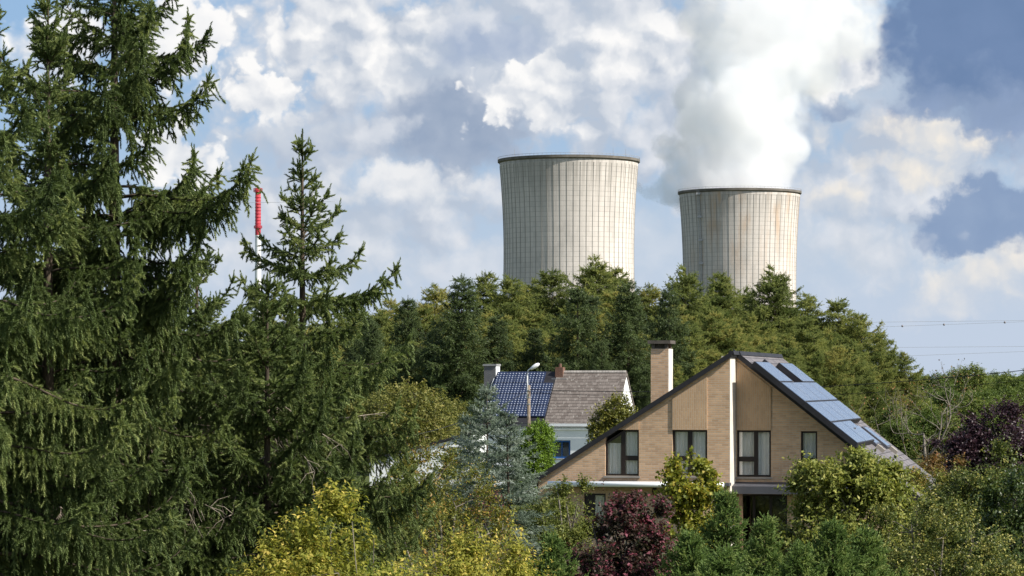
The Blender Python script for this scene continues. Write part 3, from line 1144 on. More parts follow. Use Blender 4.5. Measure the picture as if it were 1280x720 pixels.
# dark spruces that stand out of the front of the wood
for i, (px, d, pt, wd, lab) in enumerate([
    (577, 226, 345, 1.25, 'largest dark spruce of the wood, left of the roof with blue panels'),
    (510, 232, 372, 1.0, 'dark spruce at the left end of the wood, next to the small foreground spire'),
    (545, 229, 408, 1.1, 'shorter dark spruce tucked against the left side of the largest dark one'),
    (622, 228, 392, 1.1, 'dark spruce rising behind the grey chimney of the white house'),
    (668, 230, 410, 1.05, 'dark spruce rising behind the blue panels of the white house'),
    (722, 227, 358, 1.15, 'broad dark spruce in front of the larger cooling tower'),
    (785, 228, 350, 1.1, 'dark pointed spruce at the right edge of the larger cooling tower'),
    (752, 224, 425, 1.0, 'low dark spruce behind the brown tiles of the white house'),
    (836, 231, 362, 1.0, 'dark spruce rising straight behind the brick chimney'),
    (466, 236, 402, 1.0, 'dark spruce half hidden by the branch tips of the small foreground spire'),
    (700, 222, 447, .9, 'smallest dark spruce just over the small brick chimney'),
]):
    far_tree('spruce_tree', SPRUCES, i, px, d, pt, lab, 'spruce', WOOD, wd)
# the skyline
for i, (px, d, pt, pool, lab) in enumerate([
    (640, 275, 348, FIRS, 'green fir crown overlapping the left edge of the larger cooling tower'),
    (690, 278, 338, FIRS, 'round-topped green fir before the middle of the larger cooling tower'),
    (745, 274, 326, FIRS, 'tallest green fir of the wood, standing before the larger cooling tower'),
    (770, 282, 340, LARCHES, 'pale larch just right of the tallest green fir'),
    (812, 280, 358, LARCHES, 'pale larch in the gap between the two cooling towers'),
    (857, 276, 338, FIRS, 'crooked green fir at the left edge of the smaller cooling tower'),
    (900, 281, 346, LARCHES, 'pale feathery larch before the middle of the smaller cooling tower'),
    (930, 286, 362, LARCHES, 'lower pale larch before the smaller cooling tower, right of its middle'),
    (968, 272, 338, FIRS, 'wide-armed green fir at the right edge of the smaller cooling tower'),
    (1010, 276, 370, FIRS, 'dark-tipped fir just right of the smaller cooling tower'),
    (1048, 274, 374, FIRS, 'blunt fir standing above the solar roof, where the skyline starts to fall'),
    (1080, 270, 392, ANGLED, 'slanting larch at the falling right shoulder of the wood'),
    (608, 280, 346, LARCHES, 'yellowish larch left of the larger cooling tower'),
    (545, 284, 358, LARCHES, 'yellowish larch between the largest dark spruce and the left end of the wood'),
    (488, 288, 376, LARCHES, 'thin yellowish larch on the skyline right of the small foreground spire'),
    (440, 290, 382, LARCHES, 'feathery pale larch behind the small foreground spire'),
    (665, 283, 352, LARCHES, 'slim larch squeezed between two firs before the larger cooling tower'),
    (1108, 266, 418, ANGLED, 'slanting larch with long slanting boughs, last but one at the right of the wood'),
    (1135, 262, 442, ANGLED, 'short larch at the right foot of the wood beside the bare tree'),
]):
    far_tree('fir_tree' if pool is FIRS else 'larch_tree', pool, i, px, d, pt, lab, 'fir' if pool is FIRS else 'larch', WOOD, 1.05)
# the body of the wood
rng = np.random.default_rng(9)
tops = [(-60, 400), (420, 395), (600, 380), (760, 375), (900, 380), (1000, 395), (1060, 405), (1100, 440), (1130, 470), (1160, 500)]
k = 0
for d, drop, step in ((262, 6, 26), (250, 26, 28), (240, 52, 30), (231, 82, 34), (212, 100, 38)):
    px = -20.0 + rng.random() * 20
    while px < 1150:
        pt = np.interp(px, [a for a, b in tops], [b for a, b in tops]) + drop + rng.normal() * 8
        if not (d < 220 and px < 840):
            pool = ANGLED if px > 1000 and rng.random() < 0.7 else (LARCHES, FIRS, LARCHES, FIRS, LARCHES, SPRUCES)[int(rng.random() * 6)]
            if pool is SPRUCES and px > 880: pool = LARCHES
            kind = {id(LARCHES): 'larch_tree', id(ANGLED): 'larch_tree', id(FIRS): 'fir_tree', id(SPRUCES): 'spruce_tree'}[id(pool)]
            lab = {'larch_tree': 'one of the pale green larches crowded inside the wood below its skyline', 'fir_tree': 'one of the mid-green firs crowded inside the wood below its skyline',
                   'spruce_tree': 'one of the dark spruces crowded inside the wood, half hidden by neighbours'}[kind]
            far_tree(kind, pool, k, px, d + rng.normal() * 3, pt, lab, kind.split('_')[0], {'larch_tree': 'pale larches inside the wood', 'fir_tree': 'mid-green firs inside the wood', 'spruce_tree': 'dark spruces inside the wood'}[kind], 1.05)
        k += 1
        px += step * (0.7 + 0.6 * rng.random())
# distant broad-leaved trees at the right
for i, (px, d, pt, lab) in enumerate([
    (1168, 420, 468, 'dark green far tree left of the gap where the thick cable meets the horizon'),
    (1196, 560, 462, 'rounded far tree on the right horizon, right of the bare tree'),
    (1214, 430, 458, 'upright dark far tree on the right horizon, tallest there'),
    (1240, 520, 466, 'pale green far tree behind the purple tree'),
    (1262, 400, 468, 'broad green far tree near the right edge above the purple tree'),
    (1296, 450, 458, 'green far tree cut by the right edge'),
]):
    far_tree('broadleaf_tree', OAKS, i, px, d, pt, lab, 'tree', 'far trees on the right horizon', 1.25)
k = 0
for d, pt0, step in ((700, 470, 26), (330, 487, 22), (240, 505, 30), (200, 522, 34)):
    px = 1120.0
    while px < 1330:
        lab = ['one of the green trees massed under the right horizon', 'one of the green trees massed under the right horizon'][0]
        far_tree('broadleaf_tree', OAKS, k, px, d + rng.normal() * 8, pt0 + rng.normal() * 5, lab, 'tree', 'green trees massed at the right', 1.3)
        k += 1
        px += step * (0.8 + 0.4 * rng.random())
# bushes at the left end under the wood
YOL = mat_leaf('willow_leaves', (0.07, 0.09, 0.022), (0.20, 0.20, 0.05), 0.3, 0.55, 0.25, 0.3, (0.28, 0.24, 0.07))
WIL = [bl_meshes(broadleaf(300 + i, crown_blobs(300 + i, 5.0, 2.4, 7, 0.2), 1700, 8, (0.17, 0.45), 0.6, trunk_r=0.1, gap=0.3, gapf=1.2, limbs=40, stems=3), BARKG, YOL) for i in range(2)]
for i, (px, d, pt, s, lab) in enumerate([
    (520, 190, 484, 1.1, 'yellowish rounded bush tree under the wood, left of the white house'),
    (480, 196, 492, 1.0, 'yellowish bush tree behind the tip of the lowest spruce branch'),
    (560, 200, 505, .9, 'small yellowish bush right against the left end of the white house'),
    (438, 200, 490, 1.0, 'yellowish bush tree mostly behind the small foreground spruce')]):
    x, y, H = at(px, pt, d)
    plant('bush_tree', lab, 'bush', (x, y, 0), WIL[i % 2], 'bushes under the left end of the wood', i * 2.0, (H / 5 * s, H / 5 * s, H / 5))
# ------------------------------------------------------------------ building materials
def mat_brick(name, c1, c2, mort, bw=0.21, bh=0.068, vertical=False):
    m, n, out = material(name)
    x, y, z = n.sep(n.coord('Object'))
    uv = n.vec(z, x + y, 0.0) if vertical else n.vec(x + y, z, 0.0)
    b = n.node('ShaderNodeTexBrick')
    n.put(b.inputs['Vector'], uv)
    b.inputs['Scale'].default_value = 1.0
    b.inputs['Brick Width'].default_value = bw
    b.inputs['Row Height'].default_value = bh
    b.inputs['Mortar Size'].default_value = 0.009
    b.inputs['Mortar Smooth'].default_value = 0.3
    b.inputs['Bias'].default_value = -0.1
    for k, v in (('Color1', c1), ('Color2', c2), ('Mortar', mort)):
        b.inputs[k].default_value = (*v, 1)
    c = S(n, b.outputs[0])
    w_ = n.noise(n.vec(x + y, z * 1.0, 0.0), 0.7, 6.0, 0.6)
    c = n.mix(n.ss(w_, 0.45, 0.75) * 0.4, c, (0.24, 0.17, 0.11))
    st = n.noise(n.vec((x + y) * 5.0, z * 0.5, 0.0), 1.0, 4.0, 0.6)
    c = n.mix(n.ss(st, 0.5, 0.8) * 0.25, c, (0.20, 0.16, 0.12))
    principled(n, out, c, 0.9, n.bump(S(n, b.outputs[1]) * -1.0 + w_ * 0.2, 0.5, 0.01), 0.15)
    return m


BRICK = mat_brick('tan_brick', (0.60, 0.395, 0.24), (0.44, 0.28, 0.165), (0.47, 0.40, 0.31))
BRICKV = mat_brick('tan_brick_upright', (0.53, 0.35, 0.205), (0.455, 0.295, 0.172), (0.47, 0.375, 0.275), vertical=True)
BRICKR = mat_brick('red_brick', (0.17, 0.075, 0.05), (0.12, 0.055, 0.04), (0.18, 0.15, 0.12))
BRICKG = mat_brick('grey_brick', (0.13, 0.13, 0.14), (0.10, 0.10, 0.11), (0.18, 0.18, 0.18))
DARKF = mat_flat('dark_brown_frame', (0.022, 0.015, 0.012), 0.4, 0.2, 3.0)
FASC = mat_flat('dark_verge_board', (0.022, 0.021, 0.024), 0.6, 0.3, 1.5)
CANG = mat_flat('grey_fascia', (0.075, 0.075, 0.085), 0.5, 0.2, 0.8)
ENAMEL = mat_flat('white_enamel', (0.80, 0.81, 0.82), 0.45, 0.08, 1.2)
STONE = mat_flat('pale_sill_stone', (0.30, 0.27, 0.23), 0.8, 0.2, 2.0)
BLUEF = mat_flat('blue_painted_wood', (0.02, 0.10, 0.30), 0.5, 0.2, 3.0)
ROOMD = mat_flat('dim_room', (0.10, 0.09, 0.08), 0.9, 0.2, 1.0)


def mat_curtain():
    m, n, out = material('net_curtain')
    x, y, z = n.sep(n.coord('Object'))
    a = n.noise(n.vec(x * 9, z * 0.3, 0.0), 1.0, 3.0, 0.5)
    c = n.mix(a, (0.74, 0.74, 0.70), (0.90, 0.90, 0.87))
    principled(n, out, c, 0.9, None, 0.1)
    return m


def mat_glass(tint=0.97, gl=0.13):
    m, n, out = material('window_glass')
    t = n.node('ShaderNodeBsdfTransparent'); t.inputs[0].default_value = (tint, tint, tint, 1)
    g_ = n.node('ShaderNodeBsdfGlossy'); g_.inputs['Roughness'].default_value = 0.03
    x = n.node('ShaderNodeMixShader'); x.inputs[0].default_value = gl
    n.t.links.new(t.outputs[0], x.inputs[1]); n.t.links.new(g_.outputs[0], x.inputs[2])
    n.t.links.new(x.outputs[0], out.inputs[0])
    return m


def mat_whitewash():
    m, n, out = material('whitewashed_wall')
    x, y, z = n.sep(n.coord('Object'))
    a = n.noise(n.vec(x + y, z, 0.0), 1.2, 6.0, 0.6)
    st = n.noise(n.vec((x + y) * 3, z * 0.3, 0.0), 1.0, 5.0, 0.6)
    c = n.mix(n.ss(a, 0.35, 0.7), (0.80, 0.81, 0.81), (0.87, 0.87, 0.86))
    c = n.mix(n.ss(st, 0.52, 0.8) * 0.3, c, (0.5, 0.5, 0.47))
    principled(n, out, c, 0.85, n.bump(a, 0.3, 0.01), 0.2)
    return m


def mat_tiles(name, ca, cb, row=0.18, col=0.24, lichen=0.0, axis='y', slope=1.0):
    """courses follow the fall of the roof (height), tiles run along the ridge"""
    m, n, out = material(name)
    x, y, z = n.sep(n.coord('Object'))
    al = y if axis == 'y' else x
    v = z * (1.0 / (row * slope))
    cr = n.m('FLOOR', v)
    fr = n.m('FRACT', v)
    u = al * (1.0 / col) + cr * 0.5
    fu = n.m('FRACT', u)
    per = n.node('ShaderNodeTexWhiteNoise', noise_dimensions='2D')
    n.put(per.inputs['Vector'], n.vec(n.m('FLOOR', u), cr, 0.0))
    rv = S(n, per.outputs['Value'])
    big = n.noise(n.vec(al, z, 0.0), 0.9, 6.0, 0.65)
    c = n.mix(rv * 0.6 + (big - 0.5) * 0.8, ca, cb)
    lap = n.m('LESS_THAN', fr, 0.16)
    gap = n.m('LESS_THAN', fu, 0.07)
    c = n.mix(n.m('MAXIMUM', lap * 0.75, gap * 0.5), c, tuple(q * 0.3 for q in ca))
    if lichen:
        li = n.noise(n.vec(al, z, 4.0), 5.0, 6.0, 0.7)
        c = n.mix(n.ss(li, 0.55, 0.68) * lichen, c, (0.38, 0.36, 0.32))
    principled(n, out, c, 0.75, n.bump(fr * -1.0 + rv * 0.3, 0.6, 0.03), 0.25)
    return m


def mat_collector():
    """glazed solar collector: blue-grey glass over dark absorber strips running down the slope"""
    m, n, out = material('solar_collector_glass')
    x, y, z = n.sep(n.coord('Object'))
    st = n.m('FRACT', y * (1 / 0.26))
    ln = n.m('LESS_THAN', st, 0.22)
    dirt = n.noise(n.vec(y * 0.8, z * 0.8, 0.0), 1.6, 5.0, 0.6)
    c = n.mix(ln, (0.06, 0.085, 0.14), (0.30, 0.34, 0.40))
    c = n.mix(n.ss(dirt, 0.45, 0.75) * 0.35, c, (0.20, 0.21, 0.22))
    b = principled(n, out, c, n.mix(ln, (0.18, 0.18, 0.18), (0.5, 0.5, 0.5)), None, n.mix(ln, (0.55, 0.55, 0.55), (0.3, 0.3, 0.3)))
    return m


def mat_pv():
    """monocrystalline cells with clipped corners: white diamonds on blue"""
    m, n, out = material('solar_cells')
    x, y, z = n.sep(n.coord('UV'))
    pit = 0.185
    u = n.m('ABSOLUTE', n.m('FRACT', x * (1 / pit)) - 0.5)
    v = n.m('ABSOLUTE', n.m('FRACT', y * (1 / pit)) - 0.5)
    dia = n.m('GREATER_THAN', u + v, 0.80)
    lin = n.m('GREATER_THAN', n.m('MAXIMUM', u, v), 0.483)
    rv = n.node('ShaderNodeTexWhiteNoise', noise_dimensions='2D')
    n.put(rv.inputs['Vector'], n.vec(n.m('FLOOR', x * (1 / pit)), n.m('FLOOR', y * (1 / pit)), 0.0))
    c = n.mix(S(n, rv.outputs['Value']), (0.012, 0.020, 0.052), (0.022, 0.034, 0.072))
    c = n.mix(n.m('MAXIMUM', dia * 0.9, lin * 0.3), c, (0.5, 0.54, 0.62))
    b = principled(n, out, c, 0.42, None, 0.3)
    return m


SUNSIDE = mat_flat('sunlit_side_cream', (0.66, 0.61, 0.53), 0.85, 0.15, 1.5)  # brick paled to cream so the right-facing sides look sunlit
CURT, GLASS, WWASH = mat_curtain(), mat_glass(), mat_whitewash()
GLASSD = mat_glass(0.55, 0.10)
SLATE = mat_tiles('grey_roof_tiles', (0.115, 0.105, 0.11), (0.20, 0.185, 0.185), 0.25, 0.3, 0.25, 'y', 0.62)
OLDT = mat_tiles('old_brown_tiles', (0.115, 0.095, 0.082), (0.22, 0.19, 0.168), 0.26, 0.26, 0.7, 'x', 0.69)
COLLECT, PVM = mat_collector(), mat_pv()
ALU = mat_flat('aluminium_frame', (0.40, 0.41, 0.43), 0.35, 0.1, 2.0, 0.5, 0.6)


class Frame:
    """local frame of a building: origin seen at (px, d), x runs right along its front, y to its back"""
    def __init__(self, px, d, deg):
        self.o = Vector((at(px, HY, d)[0], d, 0))
        self.t = R(deg)
        c, s = math.cos(self.t), math.sin(self.t)
        self.M = Matrix(((c, s, 0), (-s, c, 0), (0, 0, 1)))     # local -> world
        self.I = self.M.transposed()

    def ray(self, px, py):
        o = self.I @ (Vector((0, 0, CAMZ)) - self.o)
        r = self.I @ Vector(((px - 640) / F, 1, (HY - py) / F))
        return o, r

    def hit(self, px, py, p0, nrm_):
        o, r = self.ray(px, py)
        nv = Vector(nrm_)
        return o + r * ((Vector(p0) - o).dot(nv) / r.dot(nv))

    def front(self, px, py, y=0.0):
        return self.hit(px, py, (0, y, 0), (0, 1, 0))


def wall_strips(b, x0, x1, top, opens, y, th, z0=0.0, breaks=()):
    """a gable wall with real openings, as upright strips butted end to end; top(x) is its upper edge"""
    cuts = {x0, x1, *breaks}
    for xa, xb, za, zb in opens:
        cuts |= {xa, xb}
        for k in range(200):       # where the roof edge cuts through a lintel
            q0, q1 = xa + (xb - xa) * k / 200, xa + (xb - xa) * (k + 1) / 200
            if (top(q0) - zb) * (top(q1) - zb) < 0: cuts.add(q1)
    cuts = sorted(c for c in cuts if x0 <= c <= x1)
    for a, c in zip(cuts, cuts[1:]):
        mid = (a + c) / 2
        zs = [z0]
        for xa, xb, za, zb in sorted(opens, key=lambda o: o[2]):
            if xa - 1e-6 <= mid <= xb + 1e-6:
                zs += [za, zb]
        zs.append(None)
        for lo, hi in zip(zs[::2], zs[1::2]):
            if hi is None:
                if top(mid) <= lo: continue
                pts = [(a, y, lo), (c, y, lo), (c, y, max(lo, top(c))), (a, y, max(lo, top(a)))]
            else:
                pts = [(a, y, lo), (c, y, lo), (c, y, min(hi, top(c))), (a, y, min(hi, top(a)))]
            b.prism(pts, (0, th, 0))


def curtain_mesh(x0, x1, z0, z1, y, amp=0.035, pitch=0.11, mat=None, name='curtain', parent=None):
    n = max(6, int((x1 - x0) / pitch * 6))
    b = BM()
    v = []
    for i in range(n + 1):
        x = x0 + (x1 - x0) * i / n
        yy = y + amp * math.sin(i / 6 * 6.283) * (0.6 + 0.4 * math.sin(i * 0.37))
        v += [(x, yy, z0), (x, yy, z1)]
    b.v = v
    b.f = [(2 * i, 2 * i + 2, 2 * i + 3, 2 * i + 1) for i in range(n)]
    b.mi = [0] * n
    return b.build(name, mat or CURT, parent, smooth=True)


def window(parent, x0, x1, z0, z1, y, bars, frame_mat, curtains=True, depth=0.09, fw=0.06, sill=True, cut=None, glass=None, label=None, gaps=()):
    """frame set back in the opening, bars = ('v', x, w) or ('h', z, xa, xb, w); cut = top edge where the verge slices the head"""
    b = BM()
    yf, yb = y + depth, y + depth + 0.07
    b.box(x0, x0 + fw, yf, yb, z0, z1 if not cut else cut(x0))
    b.box(x1 - fw, x1, yf, yb, z0, z1)
    b.box(x0 + fw, x1 - fw, yf, yb, z0, z0 + fw)
    if cut:
        xc = next((x0 + (x1 - x0) * k / 100 for k in range(101) if cut(x0 + (x1 - x0) * k / 100) >= z1), x1)
        b.box(xc, x1 - fw, yf, yb, z1 - fw, z1)
        b.prism([(x0 + fw, yf, cut(x0 + fw) - fw * 1.5), (xc, yf, z1 - fw * 1.2), (xc, yf, z1), (x0 + fw, yf, cut(x0 + fw))], (0, 0.07, 0))
    else:
        b.box(x0 + fw, x1 - fw, yf, yb, z1 - fw, z1)
    for q in bars:
        if q[0] == 'v':
            b.box(q[1] - q[2] / 2, q[1] + q[2] / 2, yf - 0.004, yb + 0.004, z0 + fw, z1 - fw)
        else:
            b.box(q[2], q[3], yf - 0.003, yb + 0.003, q[1] - q[4] / 2, q[1] + q[4] / 2)
    fr = b.build('window', frame_mat, parent)
    if label: fr['label'] = label
    ymid = (yf + yb) / 2 + 0.01
    if cut:
        xc = next((x0 + (x1 - x0) * k / 100 for k in range(101) if cut(x0 + (x1 - x0) * k / 100) >= z1), x1)
        BM().prism([(x0 + fw, ymid, z0 + fw), (x1 - fw, ymid, z0 + fw), (x1 - fw, ymid, z1 - fw), (xc, ymid, z1 - fw), (x0 + fw, ymid, cut(x0 + fw) - fw)], (0, 0.012, 0)).build('pane', glass or GLASS, fr)
    else:
        BM().box(x0 + fw * .9, x1 - fw * .9, ymid, ymid + 0.012, z0 + fw * .9, z1 - fw * .9).build('pane', glass or GLASS, fr)
    if curtains:
        segs = gaps or ((x0 + 0.02, x1 - 0.02),)
        for a, c in segs:
            zt = z1 - 0.03 if not cut else min(z1, cut(a)) - 0.05
            curtain_mesh(a, c, z0 + 0.05, zt, yb + 0.055, parent=fr)
    if sill:
        BM().box(x0 - 0.04, x1 + 0.04, y - 0.05, y + depth - 0.003, z0 - 0.06, z0 - 0.002).build('sill', STONE, fr)
    return fr


# ------------------------------------------------------------------ the brick house
def brick_house():
    fr = Frame(915, 90, 12.7)
    T = thing('brick_house', 'large tan brick gable house with dark roof edges, white gutter and solar collectors', 'house', fr.o, -fr.t)
    X = lambda px, py=560, y=0.0: fr.front(px, py, y).x
    Z = lambda px, py, y=0.0: fr.front(px, py, y).z
    yR = 1.2                     # the right half of the front stands back
    zr = Z(914.5, 440.5)
    xl = X(671, 598)
    zl = Z(671, 597)
    tl = (zr - zl) / (0 - xl)     # fall of the left slope
    pr = fr.front(1076.6, 566.5, yR); pr0 = fr.front(919.5, 442, yR)
    trt = (pr0.z - pr.z) / (pr.x - pr0.x)
    print('house: ridge z %.2f left eave x %.2f z %.2f, slopes %.2f %.2f' % (zr, xl, zl, tl, trt))
    L = 11.4
    xe = 5.9                     # right eave
    th = 0.13
    topL = lambda x: zr - 0.09 + x * tl if x < 0 else zr - 0.09 - x * trt
    topR = lambda x: zr - 0.09 - max(0, x) * trt
    # openings
    def op(pxa, pxb, pya, pyb, y):
        a, c = fr.front(pxa, pyb, y), fr.front(pxb, pya, y)
        return (a.x, c.x, a.z, c.z)
    w1 = op(756.4, 798.6, 537.3, 594.7, 0)
    w2 = op(840.5, 884, 537.5, 594.7, 0)
    w3 = op(920.9, 963.7, 538, 596, yR)
    w4 = op(1001, 1021.5, 539, 586, yR)
    d1 = op(730, 757, 617, 672, 0)
    d2 = op(772, 800, 617, 660, 0)
    w5 = op(925, 984, 618, 700, yR)
    xc = X(912, 520)             # right end of the projecting half
    wl = BM()
    wall_strips(wl, xl + 0.05, xc, topL, [w1, w2, d1, d2], 0.0, 0.3, 0.0, (0.0,) if xc > 0 else ())
    front = wl.build('wall', BRICK, T)
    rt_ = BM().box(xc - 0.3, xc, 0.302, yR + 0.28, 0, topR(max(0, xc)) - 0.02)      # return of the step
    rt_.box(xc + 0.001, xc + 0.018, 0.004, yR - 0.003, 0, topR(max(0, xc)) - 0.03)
    rt_.build('pale_side_wall', SUNSIDE, front)  # sunlight on the step's return is put into its pale colour
    wr = BM()
    wall_strips(wr, xc - 0.002, xe - 0.25, topR, [w3, w4, w5], yR, 0.3)
    wr.build('wall', BRICK, T)
    ws = BM()
    ws.box(xl + 0.05, xl + 0.35, 0.3, L - 0.3, 0, zl - 0.25).box(xe - 0.55, xe - 0.25, yR + 0.3, L - 0.3, 0, topR(xe) - .1)
    wall_strips(ws, xl + 0.05, xe - 0.25, topR if False else (lambda x: topL(x)), [], L - 0.6, 0.3, 0, (0.0,))
    ws.build('wall', BRICK, T)
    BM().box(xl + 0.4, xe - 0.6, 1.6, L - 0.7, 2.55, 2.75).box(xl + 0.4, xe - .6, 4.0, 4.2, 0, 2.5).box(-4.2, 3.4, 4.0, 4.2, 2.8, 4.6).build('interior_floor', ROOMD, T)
    # upright brick panels over the windows, a finger proud of the wall
    for wd, yy, tp in ((w2, 0.0, topL), (w3, yR, topR)):
        a, c = wd[0], wd[1]
        z_ = wd[3] + 0.003
        BM().prism([(a, yy - 0.035, z_), (c, yy - 0.035, z_), (c, yy - 0.035, tp(c) - 0.16), (a, yy - 0.035, tp(a) - 0.16)], (0, 0.034, 0)).build('upright_brick_panel', BRICKV, T)
    a, c = w1[0] + 0.5, w1[1]
    BM().prism([(a, -0.035, w1[3] + 0.003), (c, -0.035, w1[3] + 0.003), (c, -0.035, topL(c) - 0.16), (a, -0.035, max(w1[3] + .01, topL(a) - 0.16))], (0, 0.034, 0)).build('upright_brick_panel', BRICKV, T)
    
    # roof
    def slab(x0, z0, x1, z1, ya, yb, t, name, mat):
        return BM().prism([(x0, ya, z0), (x1, ya, z1), (x1, ya, z1 - t), (x0, ya, z0 - t)], (0, yb - ya, 0)).build(name, mat, T)
    xlo = xl - 0.35
    rl = slab(0.0, zr, xlo, zr + xlo * tl, -0.10, L, th, 'roof', SLATE)
    xro = xe + 0.25
    rr = slab(0.002, zr, xro, zr - xro * trt, yR - 0.10, L, th, 'roof', SLATE)
    # little roof piece over the step between the two halves
    if xc > 0.05:
        slab(0.003, zr - 0.002, xc + 0.02, zr - 0.002 - (xc + 0.02) * trt, -0.10, yR - 0.10, th, 'roof', SLATE)
    vb = BM()
    vb.prism([(0.0, -0.14, zr + 0.03), (xlo - .03, -0.14, zr + 0.03 + (xlo - .03) * tl), (xlo - .03, -0.14, zr - 0.14 + (xlo - .03) * tl), (0.0, -0.14, zr - 0.14)], (0, 0.038, 0))
    vb.build('verge_board', FASC, rl)
    vb = BM()
    x0_ = max(xc, 0) - 0.12
    vb.prism([(x0_, yR - 0.14, zr + 0.03 - x0_ * trt), (xro, yR - 0.14, zr + 0.03 - xro * trt), (xro, yR - 0.14, zr - 0.16 - xro * trt), (x0_, yR - 0.14, zr - 0.16 - x0_ * trt)], (0, 0.038, 0))
    vb.build('verge_board', FASC, rr)
    rc = BM()
    n_ = 34
    for i in range(n_):
        ya = yR - 0.1 + (L - yR + 0.1) * i / n_
        yb = ya + (L - yR) / n_ * 0.96
        rc.prism([(-0.13, ya, zr - 0.05), (-0.07, ya, zr + 0.055), (0.07, ya, zr + 0.055), (0.13, ya, zr - 0.07)], (0, yb - ya, 0))
    rc.prism([(-0.11, -0.12, zr - 0.05), (-0.06, -0.12, zr + 0.05), (max(xc, 0.06), -0.12, zr + 0.05), (max(xc, 0.06) + 0.03, -0.12, zr - 0.07)], (0, yR, 0))
    rc.build('ridge_tiles', FASC, rl)
    # windows
    tr = lambda w_, py, y: fr.front(760, py, y).z
    m = lambda px, y=0.0: fr.front(px, 560, y).x
    DWN = R
    window(T, *w1, 0.0, [('v', m(778.3), 0.13), ('h', tr(w1, 572.5, 0), m(778.3) + .06, w1[1], 0.15)], DARKF, cut=lambda x: topL(x) - 0.17, gaps=((w1[0] + .03, m(778)), (m(779), w1[1] - .02)), label='upstairs window with its upper left corner cut by the roof')
    window(T, *w2, 0.0, [('v', m(862), 0.14), ('h', tr(w2, 572.5, 0), w2[0], m(862) - .06, 0.15)], DARKF)
    window(T, *w3, yR, [('v', m(944.5, yR), 0.13), ('h', fr.front(940, 574, yR).z, w3[0], m(944.5, yR) - .06, 0.15)], DARKF)
    window(T, *w4, yR, [('h', fr.front(1010, 575, yR).z, w4[0], w4[1], 0.12)], DARKF, label='narrow upstairs window')
    window(T, *d1, 0.0, [('v', m(737), 0.30)], DARKF, sill=False, label='ground-floor door window with dark post and pale curtain', gaps=((m(739), d1[1]),))
    window(T, *d2, 0.0, [('v', m(786), 0.10)], DARKF, sill=False)
    window(T, *w5, yR, [('v', m(942, yR), 0.08), ('v', m(963, yR), 0.08)], DARKF, curtains=False, sill=False, glass=GLASSD, label='dark ground-floor glazing under the grey canopy')
    # white gutter roof over the ground floor
    a, c = fr.front(686, 605, -0.55), fr.front(905, 605, -0.55)
    z1, z0 = fr.front(800, 602, -0.55).z, fr.front(800, 609, -0.55).z
    cn = BM().box(a.x, xc + 0.05, -0.50, -0.002, z0 + 0.05, z1 - 0.03).build('canopy', CANG, T)
    rg_ = (z1 - z0) * 0.5
    gt = BM().tube([(a.x - 0.02, -0.50 - rg_, (z0 + z1) / 2), (c.x, -0.50 - rg_, (z0 + z1) / 2)], rg_, 16)
    gt.build('gutter', ENAMEL, cn, smooth=True)
    dp = BM().tube([(a.x + 0.25, -0.57, z0), (a.x + 0.25, -0.45, z0 - 0.15), (a.x + 0.25, -0.06, z0 - 0.35), (a.x + 0.25, -0.06, 0)], 0.04, 8)
    dp.build('downpipe', ENAMEL, T, smooth=True)
    BM().box(a.x + 0.1, c.x - 0.4, -0.12, -0.004, z0 - 0.11, z0 - 0.03).build('lintel_band', BRICKV, T)
    # dark grey canopy over the right half
    a, c = fr.front(913, 610, 0.35), fr.front(1075, 610, 0.35)
    zt, zm, zb = fr.front(945, 602.5, yR - .02).z, fr.front(945, 608, 0.35).z, fr.front(945, 617.5, 0.35).z
    BM().prism([(a.x, 0.35, zb), (a.x, 0.35, zm), (a.x, yR - 0.003, zt), (a.x, yR - 0.003, zb)], (c.x - a.x, 0, 0)).build('canopy', CANG, T)
    BM().box(fr.front(926, 640, 0.5).x - .05, fr.front(926, 640, 0.5).x + .06, 0.45, 0.57, 0, zb - 0.002).build('canopy_post', mat_flat('brown_post', (0.16, 0.10, 0.06), 0.7), T)
    lp = fr.front(819, 615)
    BM().lathe([(0.03, 0.16), (0.07, 0.12), (0.085, 0.02), (0.05, -0.1)], 12, lp.x, -0.1, cap=True).box(lp.x - .03, lp.x + .03, -0.1, -0.003, 0.1, 0.16).build('wall_lamp', DARKF, T).location.z = lp.z
    # chimney on the back of the left slope
    yc = 4.2
    cl, cr_ = fr.front(813.5, 470, yc).x, fr.front(835.2, 470, yc).x
    zt = fr.front(826, 425.5, yc).z
    zb = topL(cl) - 0.4
    dpt = 0.82
    ch = BM().box(cl, cr_, yc, yc + dpt, zb, zt - 0.27).build('chimney', BRICK, rl)
    BM().box(cr_ + 0.001, cr_ + 0.016, yc + 0.004, yc + dpt - 0.004, zb, zt - 0.272).build('pale_side', SUNSIDE, ch)  # thin pale sheet added to paint the chimney's right face sunlit
    ck = BM()
    for px_ in (cl + 0.02, cr_ - 0.12):
        for yy in (yc + 0.02, yc + dpt - .12):
            ck.box(px_, px_ + 0.10, yy, yy + 0.10, zt - 0.268, zt - 0.11)
    ck.box(cl + 0.1, cr_ - 0.1, yc + .15, yc + dpt - .15, zt - .268, zt - .12)
    ck.box(cl - 0.09, cr_ + 0.09, yc - 0.09, yc + dpt + 0.09, zt - 0.108, zt)
    ck.build('chimney_cap', mat_flat('chimney_slab', (0.10, 0.085, 0.07), 0.9, 0.3, 3.0), rl)
    # right slope: collectors and roof windows
    ang = math.atan(trt)
    ca, sa = math.cos(ang), math.sin(ang)
    def rp(s_, y_, h): return (s_ * ca + h * sa, y_, zr - s_ * sa + h * ca)
    def sy(px, py, h=0.0):
        p = fr.hit(px, py, rp(0, 0, h), (sa, 0, ca))
        return ((p.x - h * sa) * ca + (zr + h * ca - p.z) * sa, p.y)
